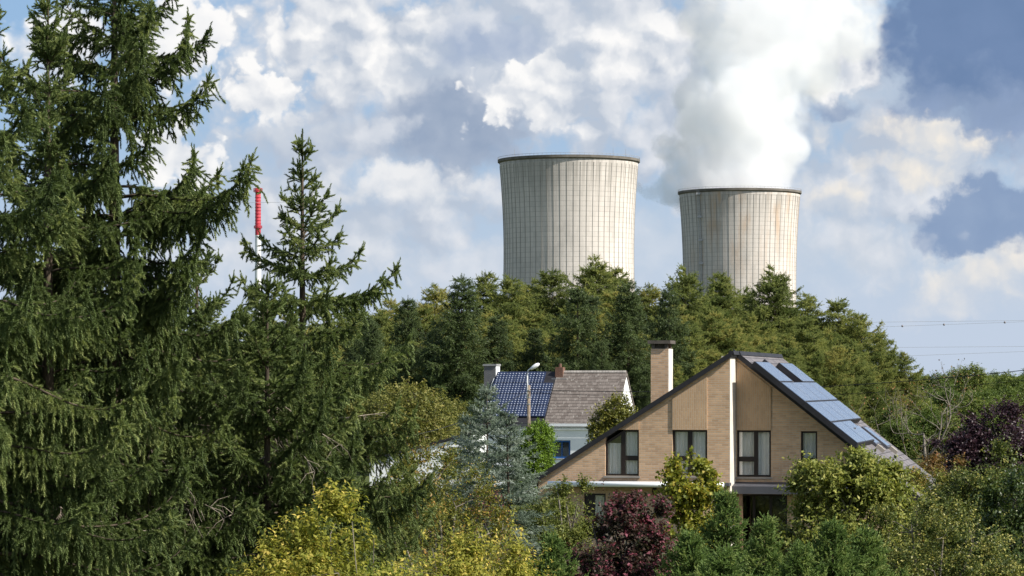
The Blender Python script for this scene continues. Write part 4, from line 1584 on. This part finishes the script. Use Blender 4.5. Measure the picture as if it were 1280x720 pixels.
    def rbox(b, s0, s1, y0, y1, h0, h1):
        p = [rp(s0, y0, h0), rp(s1, y0, h0), rp(s1, y1, h0), rp(s0, y1, h0), rp(s0, y0, h1), rp(s1, y0, h1), rp(s1, y1, h1), rp(s0, y1, h1)]
        return b.poly(p, [(3, 2, 1, 0), (4, 5, 6, 7), (0, 1, 5, 4), (1, 2, 6, 5), (2, 3, 7, 6), (3, 0, 4, 7)])
    c6 = lambda x, y_: (860 + x * .3612, 420 + y_ * .3612)
    H1 = 0.20
    S_ = [sy(*c6(*q), H1)[0] for q in ((222, 86), (320, 158), (405, 227), (500, 297), (588, 371))]
    def panel(q0, q1, n, yfix=None, row=None):
        """q0 = upper left corner, q1 = lower right corner, photo px of the zoomed crop"""
        s0, y0 = sy(*c6(*q0), H1)
        s1, y1 = sy(*c6(*q1), H1)
        if yfix: y0, y1 = yfix
        if row is not None: s0, s1 = S_[row] - 0.012, S_[row + 1] + 0.008
        for i in range(n):
            ya, yb = y0 + (y1 - y0) * i / n + 0.015, y0 + (y1 - y0) * (i + 1) / n - 0.015
            pb_ = rbox(BM(), s0 + 0.012, s1 - 0.012, ya, yb, 0.02, H1 - 0.012).build('solar_panel', FASC, rr)
            rbox(BM(), s0 + 0.05, s1 - 0.05, ya + 0.03, yb - 0.03, H1 - 0.010, H1).build('glazing', COLLECT, pb_)
        return (s0, s1, y0, y1)
    r2 = panel((320, 158), (525, 225), 4, None, 1)
    yy = (r2[2], r2[3])
    print('collector row', r2)
    wid_ = yy[1] - yy[0]
    panel((222, 86), (447, 157), 1, (yy[0], yy[0] + wid_ * 0.36), 0)
    panel((222, 86), (447, 157), 1, (yy[1] - wid_ * 0.36, yy[1]), 0)
    panel((405, 227), (620, 293), 4, yy, 2)
    panel((500, 297), (640, 368), 2, (yy[0], yy[0] + wid_ * 0.58), 3)
    for q0, q1, ya, yb in (((585, 305), (670, 372), yy[0] + wid_ * .62, yy[0] + wid_ * .78), ((612, 310), (712, 380), yy[0] + wid_ * .86, yy[1])):
        s0, _ = sy(*c6(*q0), 0.1); s1, _ = sy(*c6(*q1), 0.1)
        k = rbox(BM(), s0, s1, ya, yb, 0.002, 0.09).build('roof_window', CANG, rr)
        rbox(BM(), s0 + .08, s1 - .08, ya + .08, yb - .08, 0.091, 0.10).build('pane', COLLECT, k)
    for px_, py_ in ((262, 82), (655, 376), (700, 382)):
        s0, y0 = sy(*c6(px_, py_), 0.1)
        rbox(BM(), s0, s0 + 0.3, y0, y0 + 0.3, 0.002, 0.12).build('roof_vent', FASC if px_ < 300 else STONE, rr)
    return T


brick_house()


# ------------------------------------------------------------------ the white house
def white_house():
    fr = Frame(700, 170, 14.4)
    T = thing('white_house', 'low white cottage whose roof is half blue solar panels, half old brown tiles', 'house', fr.o, -fr.t)
    xr, xl = fr.front(769, 526).x, fr.front(597, 526).x
    ze = fr.front(700, 525.5).z
    yr = 3.0
    zr = fr.front(700, 464.4, yr).z
    sl_ = (zr - ze) / yr
    nv = (0, -sl_, 1)
    x_rl = fr.front(622, 464.4, yr).x      # ridge starts a little in from the left end
    xm = fr.front(681, 523).x              # where the two roof halves meet
    xmt = fr.front(697, 466, yr).x
    wv = op = fr.front(691, 573); wt = fr.front(713, 550.4)
    win = (wv.x, wt.x, wv.z, wt.z)
    b = BM()
    wall_strips(b, xl, xr, lambda x: ze - 0.05, [win], 0.0, 0.3)
    b.build('wall', WWASH, T)
    b = BM()
    b.prism([(xr - 0.3, 0.302, 0), (xr - 0.3, 2 * yr, 0), (xr - 0.3, 2 * yr, ze - 0.05), (xr - 0.3, yr, zr - 0.06), (xr - 0.3, 0.302, ze + 0.25)], (0.3, 0, 0))
    b.build('gable_wall', WWASH, T)
    b = BM()
    b.prism([(xl, 0.302, 0), (xl, 2 * yr, 0), (xl, 2 * yr, ze - 0.05), (x_rl - .1, yr, zr - 0.06), (xl, 0.302, ze + 0.2)], (0.3, 0, 0))
    b.box(xl + .3, xr - .3, 2 * yr - .3, 2 * yr, 0, ze - .05)
    b.build('gable_wall', WWASH, T)
    window(T, *win, 0.0, [('v', (win[0] + win[1]) / 2, 0.05)], BLUEF, curtains=True, depth=0.08, fw=0.11, sill=True, glass=GLASSD)
    # roof halves
    def slab(pts, t, name, mat):
        b = BM()
        n = Vector((0, -sl_, 1)).normalized() * t
        b.prism([Vector(p) for p in pts], -n)
        return b.build(name, mat, T)
    ov = 0.18
    fe = lambda x, y: (x, y, ze + sl_ * y)
    r1 = slab([fe(xl - 0.1, -ov), fe(xm, -ov), (xmt, yr, zr), (x_rl, yr, zr)], 0.12, 'roof', FASC)
    r2 = slab([fe(xm + .004, -ov), fe(xr + 0.06, -ov), (xr + 0.06, yr, zr), (xmt + .004, yr, zr)], 0.12, 'roof', OLDT)
    bk = BM()
    bk.prism([(x_rl, yr + .004, zr), (xr + .06, yr + .004, zr), (xr + .06, 2 * yr + .2, ze - .2 * sl_), (xl, 2 * yr + .2, ze - .2 * sl_)], (0, -0.08, -0.1))
    bk.build('roof', OLDT, T)
    rg = BM()
    n_ = 22
    for i in range(n_):
        a = xmt + .3 + (xr - xmt - .3) * i / n_; c = a + (xr - xmt - .3) / n_ * .95
        rg.prism([(a, yr - .13, zr - .06), (a, yr - .06, zr + .06), (a, yr + .06, zr + .06), (a, yr + .13, zr - .06)], (c - a, 0, 0))
    rg.build('ridge_tiles', mat_flat('pale_ridge_tile', (0.34, 0.31, 0.28), 0.8), r2)
    # gutter and eaves board
    BM().box(xl - .1, xm, -ov - .14, -ov - .01, ze - ov * sl_ - .16, ze - ov * sl_ - .02).build('gutter', CANG, T)
    BM().box(xm + .01, xr + .05, -ov - .14, -ov - .01, ze - ov * sl_ - .17, ze - ov * sl_ - .01).build('gutter', ENAMEL, T)
    BM().box(xl, xr, -0.10, -0.003, ze - .55, ze - .42).build('string_course', ENAMEL, T)
    # solar panels: modules in four rows
    leng = math.hypot(yr, zr - ze)
    nb = Vector((0, -sl_, 1)).normalized()
    rows = 4
    lo, hi = 0.06, 0.985
    for r in range(rows):
        f0 = lo + (hi - lo) * r / rows
        f1 = lo + (hi - lo) * (r + 1) / rows - 0.012
        for c in range(6):
            g0, g1 = c / 6 + 0.004, (c + 1) / 6 - 0.004
            if r == rows - 1 and c == 5: continue
            def pt(g, f, h):
                xa = (xl + 0.05) * (1 - f) + (x_rl + 0.1) * f
                xb = (xm - 0.03) * (1 - f) + (xmt - 0.05) * f
                y = f * yr
                return Vector((xa + (xb - xa) * g, y, ze + sl_ * y)) + nb * h
            b = BM()
            q = [pt(g0, f0, 0.03), pt(g1, f0, 0.03), pt(g1, f1, 0.03), pt(g0, f1, 0.03), pt(g0, f0, 0.10), pt(g1, f0, 0.10), pt(g1, f1, 0.10), pt(g0, f1, 0.10)]
            b.poly(q, [(3, 2, 1, 0), (4, 5, 6, 7), (0, 1, 5, 4), (1, 2, 6, 5), (2, 3, 7, 6), (3, 0, 4, 7)])
            o = b.build('solar_panel', PVM, r1)
            uv = o.data.uv_layers.new(name='UVMap')
            for p in o.data.polygons:
                for li in p.loop_indices:
                    v = o.data.vertices[o.data.loops[li].vertex_index].co
                    uv.data[li].uv = (v.x, math.hypot(v.y, v.z - ze))
    # chimneys
    yc = yr - 0.35
    a, c = fr.front(605, 470, yc).x, fr.front(619.5, 470, yc).x
    zt = fr.front(612, 455, yc).z
    g1 = BM().box(a, c, yc, yc + 0.95, zr - 1.3, zt - 0.12).build('chimney', BRICKG, T)
    BM().box(a - .06, c + .06, yc - .06, yc + 1.01, zt - .118, zt).build('chimney_cap', mat_flat('grey_slab', (0.25, 0.25, 0.25), 0.9), g1)
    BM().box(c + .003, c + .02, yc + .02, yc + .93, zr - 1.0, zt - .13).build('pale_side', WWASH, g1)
    a, c = fr.front(694, 470, yc).x, fr.front(703.5, 470, yc).x
    zt = fr.front(698, 459, yc).z
    g2 = BM().box(a, c, yc, yc + 0.6, zr - 0.8, zt).build('chimney', BRICKR, T)
    b = BM().lathe([(0.10, zt), (0.085, zt + .22), (0.07, zt + .22)], 10, (a + c) / 2, yc + .3)
    b.build('chimney_pot', BRICKR, g2)
    BM().box(a - .2, c + .25, yc - .12, yc - .004, zr - .62, zr - .42).build('flashing', ALU, g2)
    # lean-to at the left with its roof edge rising to the house
    return T


white_house()


def outbuilding():
    fr = Frame(530, 150, 8)
    T = thing('outbuilding', 'white outbuilding with a rising roof edge and one dark window, left of the white house', 'outbuilding', fr.o, -fr.t)
    a, c = fr.front(462, 600), fr.front(592, 545)
    za, zc = fr.front(484, 571).z, fr.front(581, 545.5).z
    sl_ = (zc - za) / (fr.front(581, 545).x - fr.front(484, 571).x)
    top = lambda x: za + (x - fr.front(484, 571).x) * sl_
    w0, w1 = fr.front(561, 576), fr.front(577, 559)
    b = BM()
    wall_strips(b, a.x, c.x, lambda x: top(x) - .02, [(w0.x, w1.x, w0.z, w1.z)], 0, .25)
    b.box(c.x - .25, c.x, .25, 5, 0, top(c.x) - .05).box(a.x, a.x + .25, .25, 5, 0, top(a.x) - .1).box(a.x + .25, c.x - .25, 4.75, 5, 0, top(a.x) - .1)
    b.build('wall', WWASH, T)
    rf = BM()
    rf.prism([(a.x - .1, -.12, top(a.x - .1)), (c.x + .1, -.12, top(c.x + .1)), (c.x + .1, -.12, top(c.x + .1) + .14), (a.x - .1, -.12, top(a.x - .1) + .14)], (0, 5.3, 0))
    rf.build('roof', FASC, T)
    window(T, w0.x, w1.x, w0.z, w1.z, 0, [('v', (w0.x + w1.x) / 2, .06)], DARKF, curtains=False, depth=.1, glass=GLASSD)


outbuilding()

# ------------------------------------------------------------------ street lamp and its cables
x0, y0, z1 = at(661, 481.5, 150)
T = thing('street_lamp', 'street lamp on a weathered wooden pole before the blue solar panels', 'street lamp', (x0, y0, 0))
WOODP = mat_bark('pole_wood', (0.13, 0.10, 0.07), (0.26, 0.21, 0.16))
BM().tube([(0, 0, 0), (0, 0, z1)], [0.125, 0.085], 10).build('pole', WOODP, T, smooth=True)
za = at(661, 466, 150)[2]; zt = at(664, 460, 150)[2]
arm = BM().tube([(-0.07, -0.05, z1 - 0.7), (-0.07, -0.05, za - .1), (-0.04, -0.07, za + .12), (0.05, -.14, zt - .06), (0.14, -.2, zt)], [0.035] * 5, 8).build('arm', ENAMEL, T, smooth=True)
hd = BM()
hd.lathe([(0.03, -0.02), (0.07, 0.02), (0.1, 0.16), (0.11, 0.36), (0.06, 0.5), (0.02, 0.53)], 12, cap=True)
h = hd.build('lamp_head', ENAMEL, T, smooth=True)
h.location = (0.10, -0.18, zt - 0.05)
h.rotation_euler = (R(8), R(58), 0)
for q in (0.25, 0.6, 0.95):
    BM().lathe([(0.093, z1 - q), (0.11, z1 - q), (0.11, z1 - q - .05), (0.093, z1 - q - .05)], 12).build('band', ALU, T)
span('utility_cable', ((661, 487), (1420, 446)), (150, 128), 0.018, M_DARKC, 'thick black cable from the wooden lamp pole rising to the right edge', 'cable', 'cables on the lamp pole', 0.62, 40)
span('utility_cable', ((661, 490), (1420, 458)), (150.2, 132), 0.009, M_DARKC, 'thin lower black cable under the thick one at the right', 'cable', 'cables on the lamp pole', 0.75, 40)
span('utility_cable', ((661, 488), (400, 556)), (149.8, 118), 0.014, M_DARKC, 'black cable from the wooden lamp pole dropping to the left', 'cable', 'cables on the lamp pole', 0.7, 30)
# ------------------------------------------------------------------ gardens before and around the houses
GOLD = mat_leaf('golden_leaves', (0.10, 0.138, 0.028), (0.34, 0.325, 0.062), 0.42, 0.7, 0.12, 0.1, (0.60, 0.48, 0.12))
OLIVE = mat_leaf('olive_leaves', (0.055, 0.080, 0.018), (0.185, 0.205, 0.046), 0.32, 0.55, 0.25, 0.2, (0.30, 0.29, 0.08))
MIXED = mat_leaf('turning_leaves', (0.06, 0.085, 0.02), (0.20, 0.20, 0.035), 0.3, 0.5, 0.3, 0.1, (0.34, 0.20, 0.05))
LIME = mat_leaf('maple_leaves', (0.09, 0.12, 0.018), (0.25, 0.26, 0.035), 0.38, 0.5, 0.3, 0.1, (0.36, 0.28, 0.04))
PURP = mat_leaf('purple_leaves', (0.036, 0.046, 0.020), (0.066, 0.036, 0.030), 0.25, 0.55, 0.25, 0.1, (0.20, 0.05, 0.072))
PURD = mat_leaf('dark_purple_leaves', (0.018, 0.010, 0.014), (0.055, 0.025, 0.035), 0.2, 0.45, 0.4, 0.1)
DEEP = mat_leaf('deep_green_leaves', (0.022, 0.042, 0.012), (0.070, 0.105, 0.026), 0.28, 0.45, 0.4, 0.2, (0.13, 0.16, 0.04))
BRGT = mat_leaf('bright_green_leaves', (0.07, 0.13, 0.015), (0.16, 0.25, 0.025), 0.3, 0.5, 0.3, 0.1)
WALN = mat_leaf('walnut_leaves', (0.070, 0.100, 0.022), (0.235, 0.255, 0.055), 0.34, 0.55, 0.25, 0.1, (0.38, 0.36, 0.10))
HAWT = mat_leaf('hawthorn_leaves', (0.035, 0.058, 0.014), (0.130, 0.155, 0.036), 0.3, 0.5, 0.3, 0.1, (0.36, 0.33, 0.09))
CYPR = mat_leaf('cypress_sprays', (0.055, 0.095, 0.026), (0.145, 0.215, 0.060), 0.3, 0.6, 0.2, 0.15, (0.24, 0.29, 0.09))
CEDAR = mat_leaf('blue_cedar_needles', (0.068, 0.100, 0.066), (0.180, 0.225, 0.165), 0.2, 0.6, 0.2, 0.1, (0.33, 0.37, 0.32))
YCON = mat_leaf('yellowish_conifer', (0.07, 0.085, 0.016), (0.17, 0.17, 0.03), 0.25, 0.5, 0.3, 0.1, (0.26, 0.22, 0.04))
RUST = mat_leaf('rusty_leaves', (0.09, 0.085, 0.02), (0.22, 0.13, 0.05), 0.3, 0.5, 0.3, 0.1, (0.32, 0.12, 0.05))


def shrub(name, label, cat, px0, d, bl, seed, twigs, per, leaf, twig, mat, group=None, wood=BARKG, parts=('stems', 'crown'), **kw):
    """bl: lobes of the crown as (photo px, py, px radius, depth offset in m[, vertical radius])"""
    s = d / F
    blobs = []
    for b in bl:
        px, py, r, dy_ = b[:4]
        rz = b[4] if len(b) > 4 else r * 0.85
        blobs.append(((px - px0) * s, dy_, CAMZ + (HY - py) * s, r * s, r * s, rz * s))
    res = broadleaf(seed, blobs, twigs, per, leaf, twig, **kw)
    wm = wood_mesh(res[0], parts[0], wood)
    res[1].materials.append(mat)
    return plant(name, label, cat, (at(px0, HY, d)[0], d, 0), (wm, res[1]), group, parts=parts)


shrub('golden_shrub', 'golden yellow shrub under the drooping spruce branches, left of the other golden one', 'shrub', 430, 27,
      [(440, 645, 24, 0), (412, 660, 30, .1), (468, 664, 28, -.1), (372, 696, 34, 0), (425, 700, 50, -.2), (485, 694, 36, 0), (335, 708, 20, .2), (352, 722, 34, 0), (430, 770, 100, 0), (430, 900, 130, 0)],
      41, 5200, 9, (0.050, 0.5), 0.22, GOLD, 'golden shrubs at the bottom', stems=4, gap=0.8, gapf=4.5, up=0.5, droop=0.15, limbs=40, clump=130, trunk_r=0.018, tint_var=0.26, flat=0.7)
shrub('golden_shrub', 'golden yellow shrub at the bottom middle, leaning against the purple bush', 'shrub', 590, 36,
      [(540, 678, 26, .1), (575, 690, 38, 0), (628, 682, 30, .1), (555, 706, 38, -.2), (652, 690, 22, 0), (608, 708, 42, -.2), (520, 700, 25, 0), (590, 775, 95, 0), (590, 880, 110, 0)],
      42, 5200, 9, (0.055, 0.5), 0.25, GOLD, 'golden shrubs at the bottom', stems=4, gap=0.8, gapf=3.6, up=0.5, droop=0.15, limbs=45, clump=130, trunk_r=0.02, tint_var=0.26, flat=0.7)
shrub('flowering_shrub', 'loose green shrub with yellowing and reddish leaves behind the golden shrubs', 'shrub', 545, 54,
      [(545, 592, 34, 0), (520, 622, 36, .2), (570, 622, 40, -.1), (545, 655, 50, 0), (600, 662, 34, .1), (500, 650, 30, 0), (480, 640, 26, .3), (550, 740, 110, 0), (550, 830, 100, 0)],
      43, 7000, 8, (0.055, 0.5), 0.34, MIXED, None, stems=4, gap=0.5, gapf=2.4, up=0.5, limbs=90, clump=110, tint_var=0.28)
shrub('green_bush', 'dense mid-green bush before the white outbuilding', 'bush', 540, 110,
      [(520, 596, 22, 0), (550, 590, 20, .2), (580, 602, 24, 0), (500, 612, 26, 0), (540, 618, 34, 0), (610, 615, 26, 0), (550, 660, 60, 0), (480, 640, 40, 0)],
      60, 4200, 8, (0.11, 0.5), 0.42, OLIVE, None, stems=4, gap=0.3, gapf=1.6, clump=70, tint_var=0.28)
shrub('purple_shrub', 'small dark purple shrub at the foot of the blue cedar', 'shrub', 615, 57,
      [(600, 634, 20, 0), (630, 638, 22, 0), (612, 660, 30, 0), (612, 740, 60, 0), (612, 820, 60, 0)], 44, 2000, 8, (0.055, 0.6), 0.28, PURP, None, stems=3, gap=0.35, clump=40, tint_var=0.28)
shrub('olive_shrub', 'slender olive shrub rising to the left end of the white gutter', 'shrub', 708, 76,
      [(697, 606, 13, 0, 18), (708, 625, 18, 0), (722, 622, 12, .1, 18), (712, 655, 24, 0), (690, 650, 22, .2), (680, 678, 28, 0), (725, 680, 22, 0), (704, 740, 60, 0)],
      45, 3800, 8, (0.075, 0.5), 0.34, OLIVE, None, stems=3, gap=0.45, gapf=2.2, up=0.6, clump=60, tint_var=0.28)
shrub('olive_shrub', 'low olive shrub against the left end of the brick house', 'shrub', 668, 82,
      [(668, 632, 22, 0), (655, 655, 28, 0), (685, 652, 22, 0), (668, 690, 45, 0), (668, 740, 55, 0)], 46, 3000, 8, (0.085, 0.5), 0.36, OLIVE, None, stems=3, gap=0.4, gapf=2.0, clump=50, tint_var=0.28)
shrub('purple_shrub', 'large purple-leaved bush before the white gutter of the brick house', 'shrub', 770, 64,
      [(776, 630, 8, 0, 20), (757, 637, 8, .1, 18), (800, 634, 9, .1, 20), (740, 648, 9, 0, 18), (818, 650, 10, 0, 18), (785, 655, 24, 0), (755, 662, 22, 0), (778, 680, 40, 0), (738, 694, 28, 0), (812, 684, 28, .1), (775, 712, 52, -.2), (716, 708, 22, 0), (770, 790, 90, 0)],
      47, 5600, 9, (0.090, 0.62), 0.38, PURP, None, stems=5, gap=0.6, gapf=2.4, up=1.1, limbs=110, clump=110, tint_var=0.3, tint_out=0.45)
shrub('maple_tree', 'slender yellow-green maple before the middle of the brick house', 'tree', 862, 76,
      [(852, 574, 9, 0, 14), (858, 590, 15, 0), (876, 598, 17, .1), (850, 612, 18, -.1), (866, 622, 24, 0), (890, 622, 13, 0), (846, 640, 18, .1), (876, 648, 24, 0), (856, 668, 28, 0), (862, 700, 34, 0), (862, 760, 40, 0)],
      48, 2600, 8, (0.105, 0.8), 0.34, LIME, None, gap=0.5, gapf=2.6, up=0.4, trunk_r=0.05, limbs=60, clump=60, tint_var=0.28)
shrub('broadleaf_tree', 'large spreading light green tree hiding the right corner of the brick house', 'tree', 1062, 78,
      [(1066, 592, 32, 0, 20), (1030, 606, 34, .3), (1098, 610, 32, 0), (1003, 630, 30, .2), (1058, 624, 48, -.5), (1126, 636, 36, .2), (985, 655, 24, .2), (1020, 655, 46, -.5), (1085, 655, 55, -.4), (1060, 720, 90, 0), (1060, 790, 90, 0)],
      49, 8200, 8, (0.120, 0.52), 0.42, WALN, None, gap=0.42, gapf=1.8, up=0.35, trunk_r=0.11, limbs=110, droop=0.35, clump=120, tint_var=0.28)
shrub('hawthorn_shrub', 'small-leaved olive shrub at the bottom right below the spreading tree', 'shrub', 1165, 62,
      [(1140, 655, 36, 0), (1180, 660, 38, .1), (1215, 672, 40, 0), (1115, 690, 38, -.1), (1165, 695, 60, -.3), (1235, 700, 36, 0), (1170, 780, 120, 0)],
      50, 9500, 8, (0.058, 0.6), 0.32, HAWT, None, stems=4, gap=0.75, gapf=2.6, up=0.5, limbs=90, clump=95, tint_var=0.34, tint_out=0.5)
shrub('dark_shrub', 'dark green shrub at the right edge of the picture, lowest there', 'shrub', 1272, 68,
      [(1262, 640, 34, 0), (1285, 620, 36, 0), (1268, 685, 44, 0), (1300, 670, 50, 0), (1280, 760, 90, 0)], 51, 5200, 8, (0.085, 0.55), 0.36, DEEP, None, stems=3, gap=0.45, gapf=2.2, clump=90, tint_var=0.28)
shrub('broadleaf_tree', 'mid-green leafy tree at the right, just below the purple tree', 'tree', 1228, 88,
      [(1222, 606, 32, 0), (1255, 588, 30, .1), (1200, 622, 30, 0), (1240, 625, 40, -.2), (1282, 600, 34, 0), (1190, 648, 34, 0), (1235, 680, 70, 0), (1235, 740, 60, 0)],
      52, 5200, 8, (0.095, 0.55), 0.42, HAWT, None, gap=0.42, gapf=1.7, trunk_r=0.09, limbs=80, clump=90, tint_var=0.28)
shrub('broadleaf_tree', 'olive leafy tree between the spreading tree and the foot of the purple tree', 'tree', 1165, 92,
      [(1162, 612, 22, 0), (1185, 614, 24, 0), (1140, 624, 22, 0), (1165, 640, 42, 0), (1165, 700, 60, 0)],
      53, 3200, 8, (0.095, 0.5), 0.42, MIXED, None, gap=0.42, gapf=1.7, trunk_r=0.07, limbs=60, clump=60, tint_var=0.28)
shrub('purple_tree', 'dark purple-leaved tree at the right edge, broad and rounded', 'tree', 1248, 118,
      [(1248, 540, 34, 0), (1222, 560, 28, 0), (1278, 548, 34, .2), (1250, 575, 46, 0), (1205, 575, 16, 0), (1290, 590, 40, 0), (1250, 620, 50, 0)],
      54, 5200, 8, (0.12, 0.6), 0.5, PURD, None, gap=0.35, gapf=1.3, trunk_r=0.12, limbs=60, clump=90, tint_var=0.28)
shrub('rusty_bush', 'low bush with rusty orange leaves beside the lower end of the solar roof', 'shrub', 1168, 104,
      [(1165, 582, 16, 0, 10), (1185, 586, 16, 0, 10), (1150, 590, 14, 0), (1170, 602, 28, 0), (1170, 640, 40, 0)], 55, 1500, 8, (0.10, 0.55), 0.34, RUST, None, stems=3, gap=0.4, clump=30, tint_var=0.28)
shrub('shade_shrub', 'dim reddish-green bush under the left side of the purple tree', 'shrub', 1188, 122,
      [(1185, 566, 18, 0), (1200, 580, 20, 0), (1178, 592, 22, 0), (1188, 625, 36, 0)], 56, 1400, 8, (0.11, 0.55), 0.4, PURD, None, stems=3, gap=0.4, clump=30, tint_var=0.28)
shrub('thuja_bush', 'bright green rounded thuja before the white house wall', 'shrub', 671, 138,
      [(674, 546, 11, 0, 14), (666, 560, 14, 0, 18), (681, 560, 10, 0, 20), (668, 580, 20, 0), (655, 572, 11, 0), (670, 610, 24, 0)], 57, 4200, 8, (0.11, 0.4), 0.36, BRGT, None, stems=2, gap=0.05, up=1.2, shell=0.8, tint_var=0.28)
shrub('cypress_bush', 'yellowish green conifer bush peeping over the left roof edge of the brick house', 'shrub', 766, 124,
      [(776, 509, 9, 0, 13), (766, 518, 12, 0, 15), (782, 522, 9, .1, 12), (755, 530, 12, 0, 14), (776, 530, 18, 0), (748, 542, 12, 0), (765, 555, 26, 0), (765, 600, 30, 0)],
      58, 3600, 8, (0.12, 0.42), 0.4, YCON, None, stems=2, gap=0.2, up=1.3, shell=0.7, tint_var=0.28)


# cypresses: dense upright sprays
def cypress(px, d, ptop, label, seed, slope=0.34, lmax=1.1):
    x, y, H = at(px, ptop, d)
    res = conifer(seed, H, 0.5, slope, lmax, 0.19, 5.5, 0.11, 0.16, 0.062, 12, 0.42, hang=0.15, e_top=70, e_bot=18, e_span=1.6, lat_max=0.55, lat_k=0.5, ang=0.6, upturn=25, tr=0.05, comb=1, var=0.35, lit=0.5)
    return plant('cypress_tree', label, 'cypress', (x, y, 0), (wood_mesh(res[0], 'trunk', BARK), crown_mesh(res, 'crown', CYPR, 0.3)), 'cypresses in the garden before the brick house')


for i, (px, d, pt, lab, sl_, lm) in enumerate([
    (907, 62, 612, 'tallest green cypress before the dark grey canopy of the brick house', .34, 0.95),
    (862, 58, 668, 'green cypress between the purple bush and the tallest cypress', .5, 1.0),
    (955, 60, 648, 'green cypress before the dark ground-floor glazing', .42, 1.0),
    (1040, 57, 655, 'green cypress before the left side of the spreading tree', .5, 1.05),
    (1082, 58.5, 662, 'rightmost of the green cypresses, beside the small-leaved olive shrub', .5, 1.0),
    (1000, 56, 682, 'lowest green cypress of the row along the bottom', .5, 1.0),
    (690, 55, 672, 'small green cypress left of the large purple bush', .45, .8),
    (905, 55, 690, 'green cypress in front of the tallest one, cut by the lower edge', .6, 1.1)]):
    cypress(px, d, pt, lab, 400 + i, sl_, lm)


# blue cedars
def cedar(px, d, ptop, label, seed, slope, lmax, zmin=1.2, **kw):
    x, y, H = at(px, ptop, d)
    a = dict(hang=0.28, e_top=46, e_bot=2, e_span=2.0, lat_max=0.75, lat_k=0.5, ang=0.9, upturn=8, tr=0.06, comb=1, var=0.4)
    a.update(kw)
    res = conifer(seed, H, zmin, slope, lmax, 0.24, 4.8, 0.115, 0.13, 0.044, 15, 0.42, **a)
    return plant('cedar_tree', label, 'cedar', (x, y, 0), (wood_mesh(res[0], 'trunk', BARK), crown_mesh(res, 'crown', CEDAR)), 'blue cedars left of the brick house')


cedar(609, 68, 482, 'taller blue-grey cedar before the left end of the white house', 71, 0.56, 1.4)
cedar(638, 66, 512, 'shorter blue-grey cedar leaning out right of the taller one', 72, 0.44, 0.95, lean=(-0.1, 0))
cedar(588, 70, 520, 'lowest blue-grey cedar, left of the taller one', 73, 0.55, 1.4)


# bare tree
def bare_tree(px, d, pbase_h, label, seed):
    rng = np.random.default_rng(seed)
    x, y, H = at(px, pbase_h, d)
    wd = BM()
    ends = []
    def grow(p, g, l, r, lev):
        n = 4
        pts, rad = [p], [r]
        for k in range(n):
            g = nrm(g + rng.normal(size=3) * 0.13 + UP * 0.05)
            p = p + g * l / n
            pts.append(p); rad.append(r * (1 - 0.42 * (k + 1) / n))
        wd.tube(pts, rad, 6 if lev < 2 else 4, cap=False)
        if lev >= 5:
            ends.append((p, g)); return
        for k in range(3 if lev < 3 else 2 + int(rng.random() < 0.5)):
            g2 = nrm(g * 0.9 + rng.normal(size=3) * (0.48 + 0.04 * lev) + UP * 0.1)
            q = pts[-1] if k < 2 else pts[2 + int(rng.random() * 2)]
            grow(q, g2, l * (0.66 + 0.2 * rng.random()), r * 0.56, lev + 1)
    grow(np.zeros(3), np.array([0.02, 0, 1.0]), H * 0.30, 0.13, 0)
    k = len(ends)
    P_ = np.array([e[0] for e in ends]); G = np.array([e[1] for e in ends])
    zmx = P_[:, 2].max()
    n = 3
    pos = P_[:, None] + rng.normal(size=(k, n, 3)) * 0.16
    a = nrm(rng.normal(size=(k, n, 3))); c = nrm(rng.normal(size=(k, n, 3)))
    L = 0.10
    V = np.stack([pos, pos + a * L * .5 + c * L * .3, pos + a * L, pos + a * L * .5 - c * L * .3], 2).reshape(-1, 3)
    me = np_mesh('crown', V, quads=np.arange(len(V)).reshape(-1, 4), tint=np.clip(rng.random(len(V) // 4).repeat(4), 0, 1))
    me.materials.append(RUST)
    t = plant('bare_tree', label, 'tree', (x, y, 0), (wood_mesh(wd, 'trunk', BARKG), me))
    t.scale = (H / zmx * 0.95,) * 2 + (H / zmx,)
    return t


bare_tree(1148, 140, 448, 'nearly leafless tree with bare branches beside the solar roof', 81)
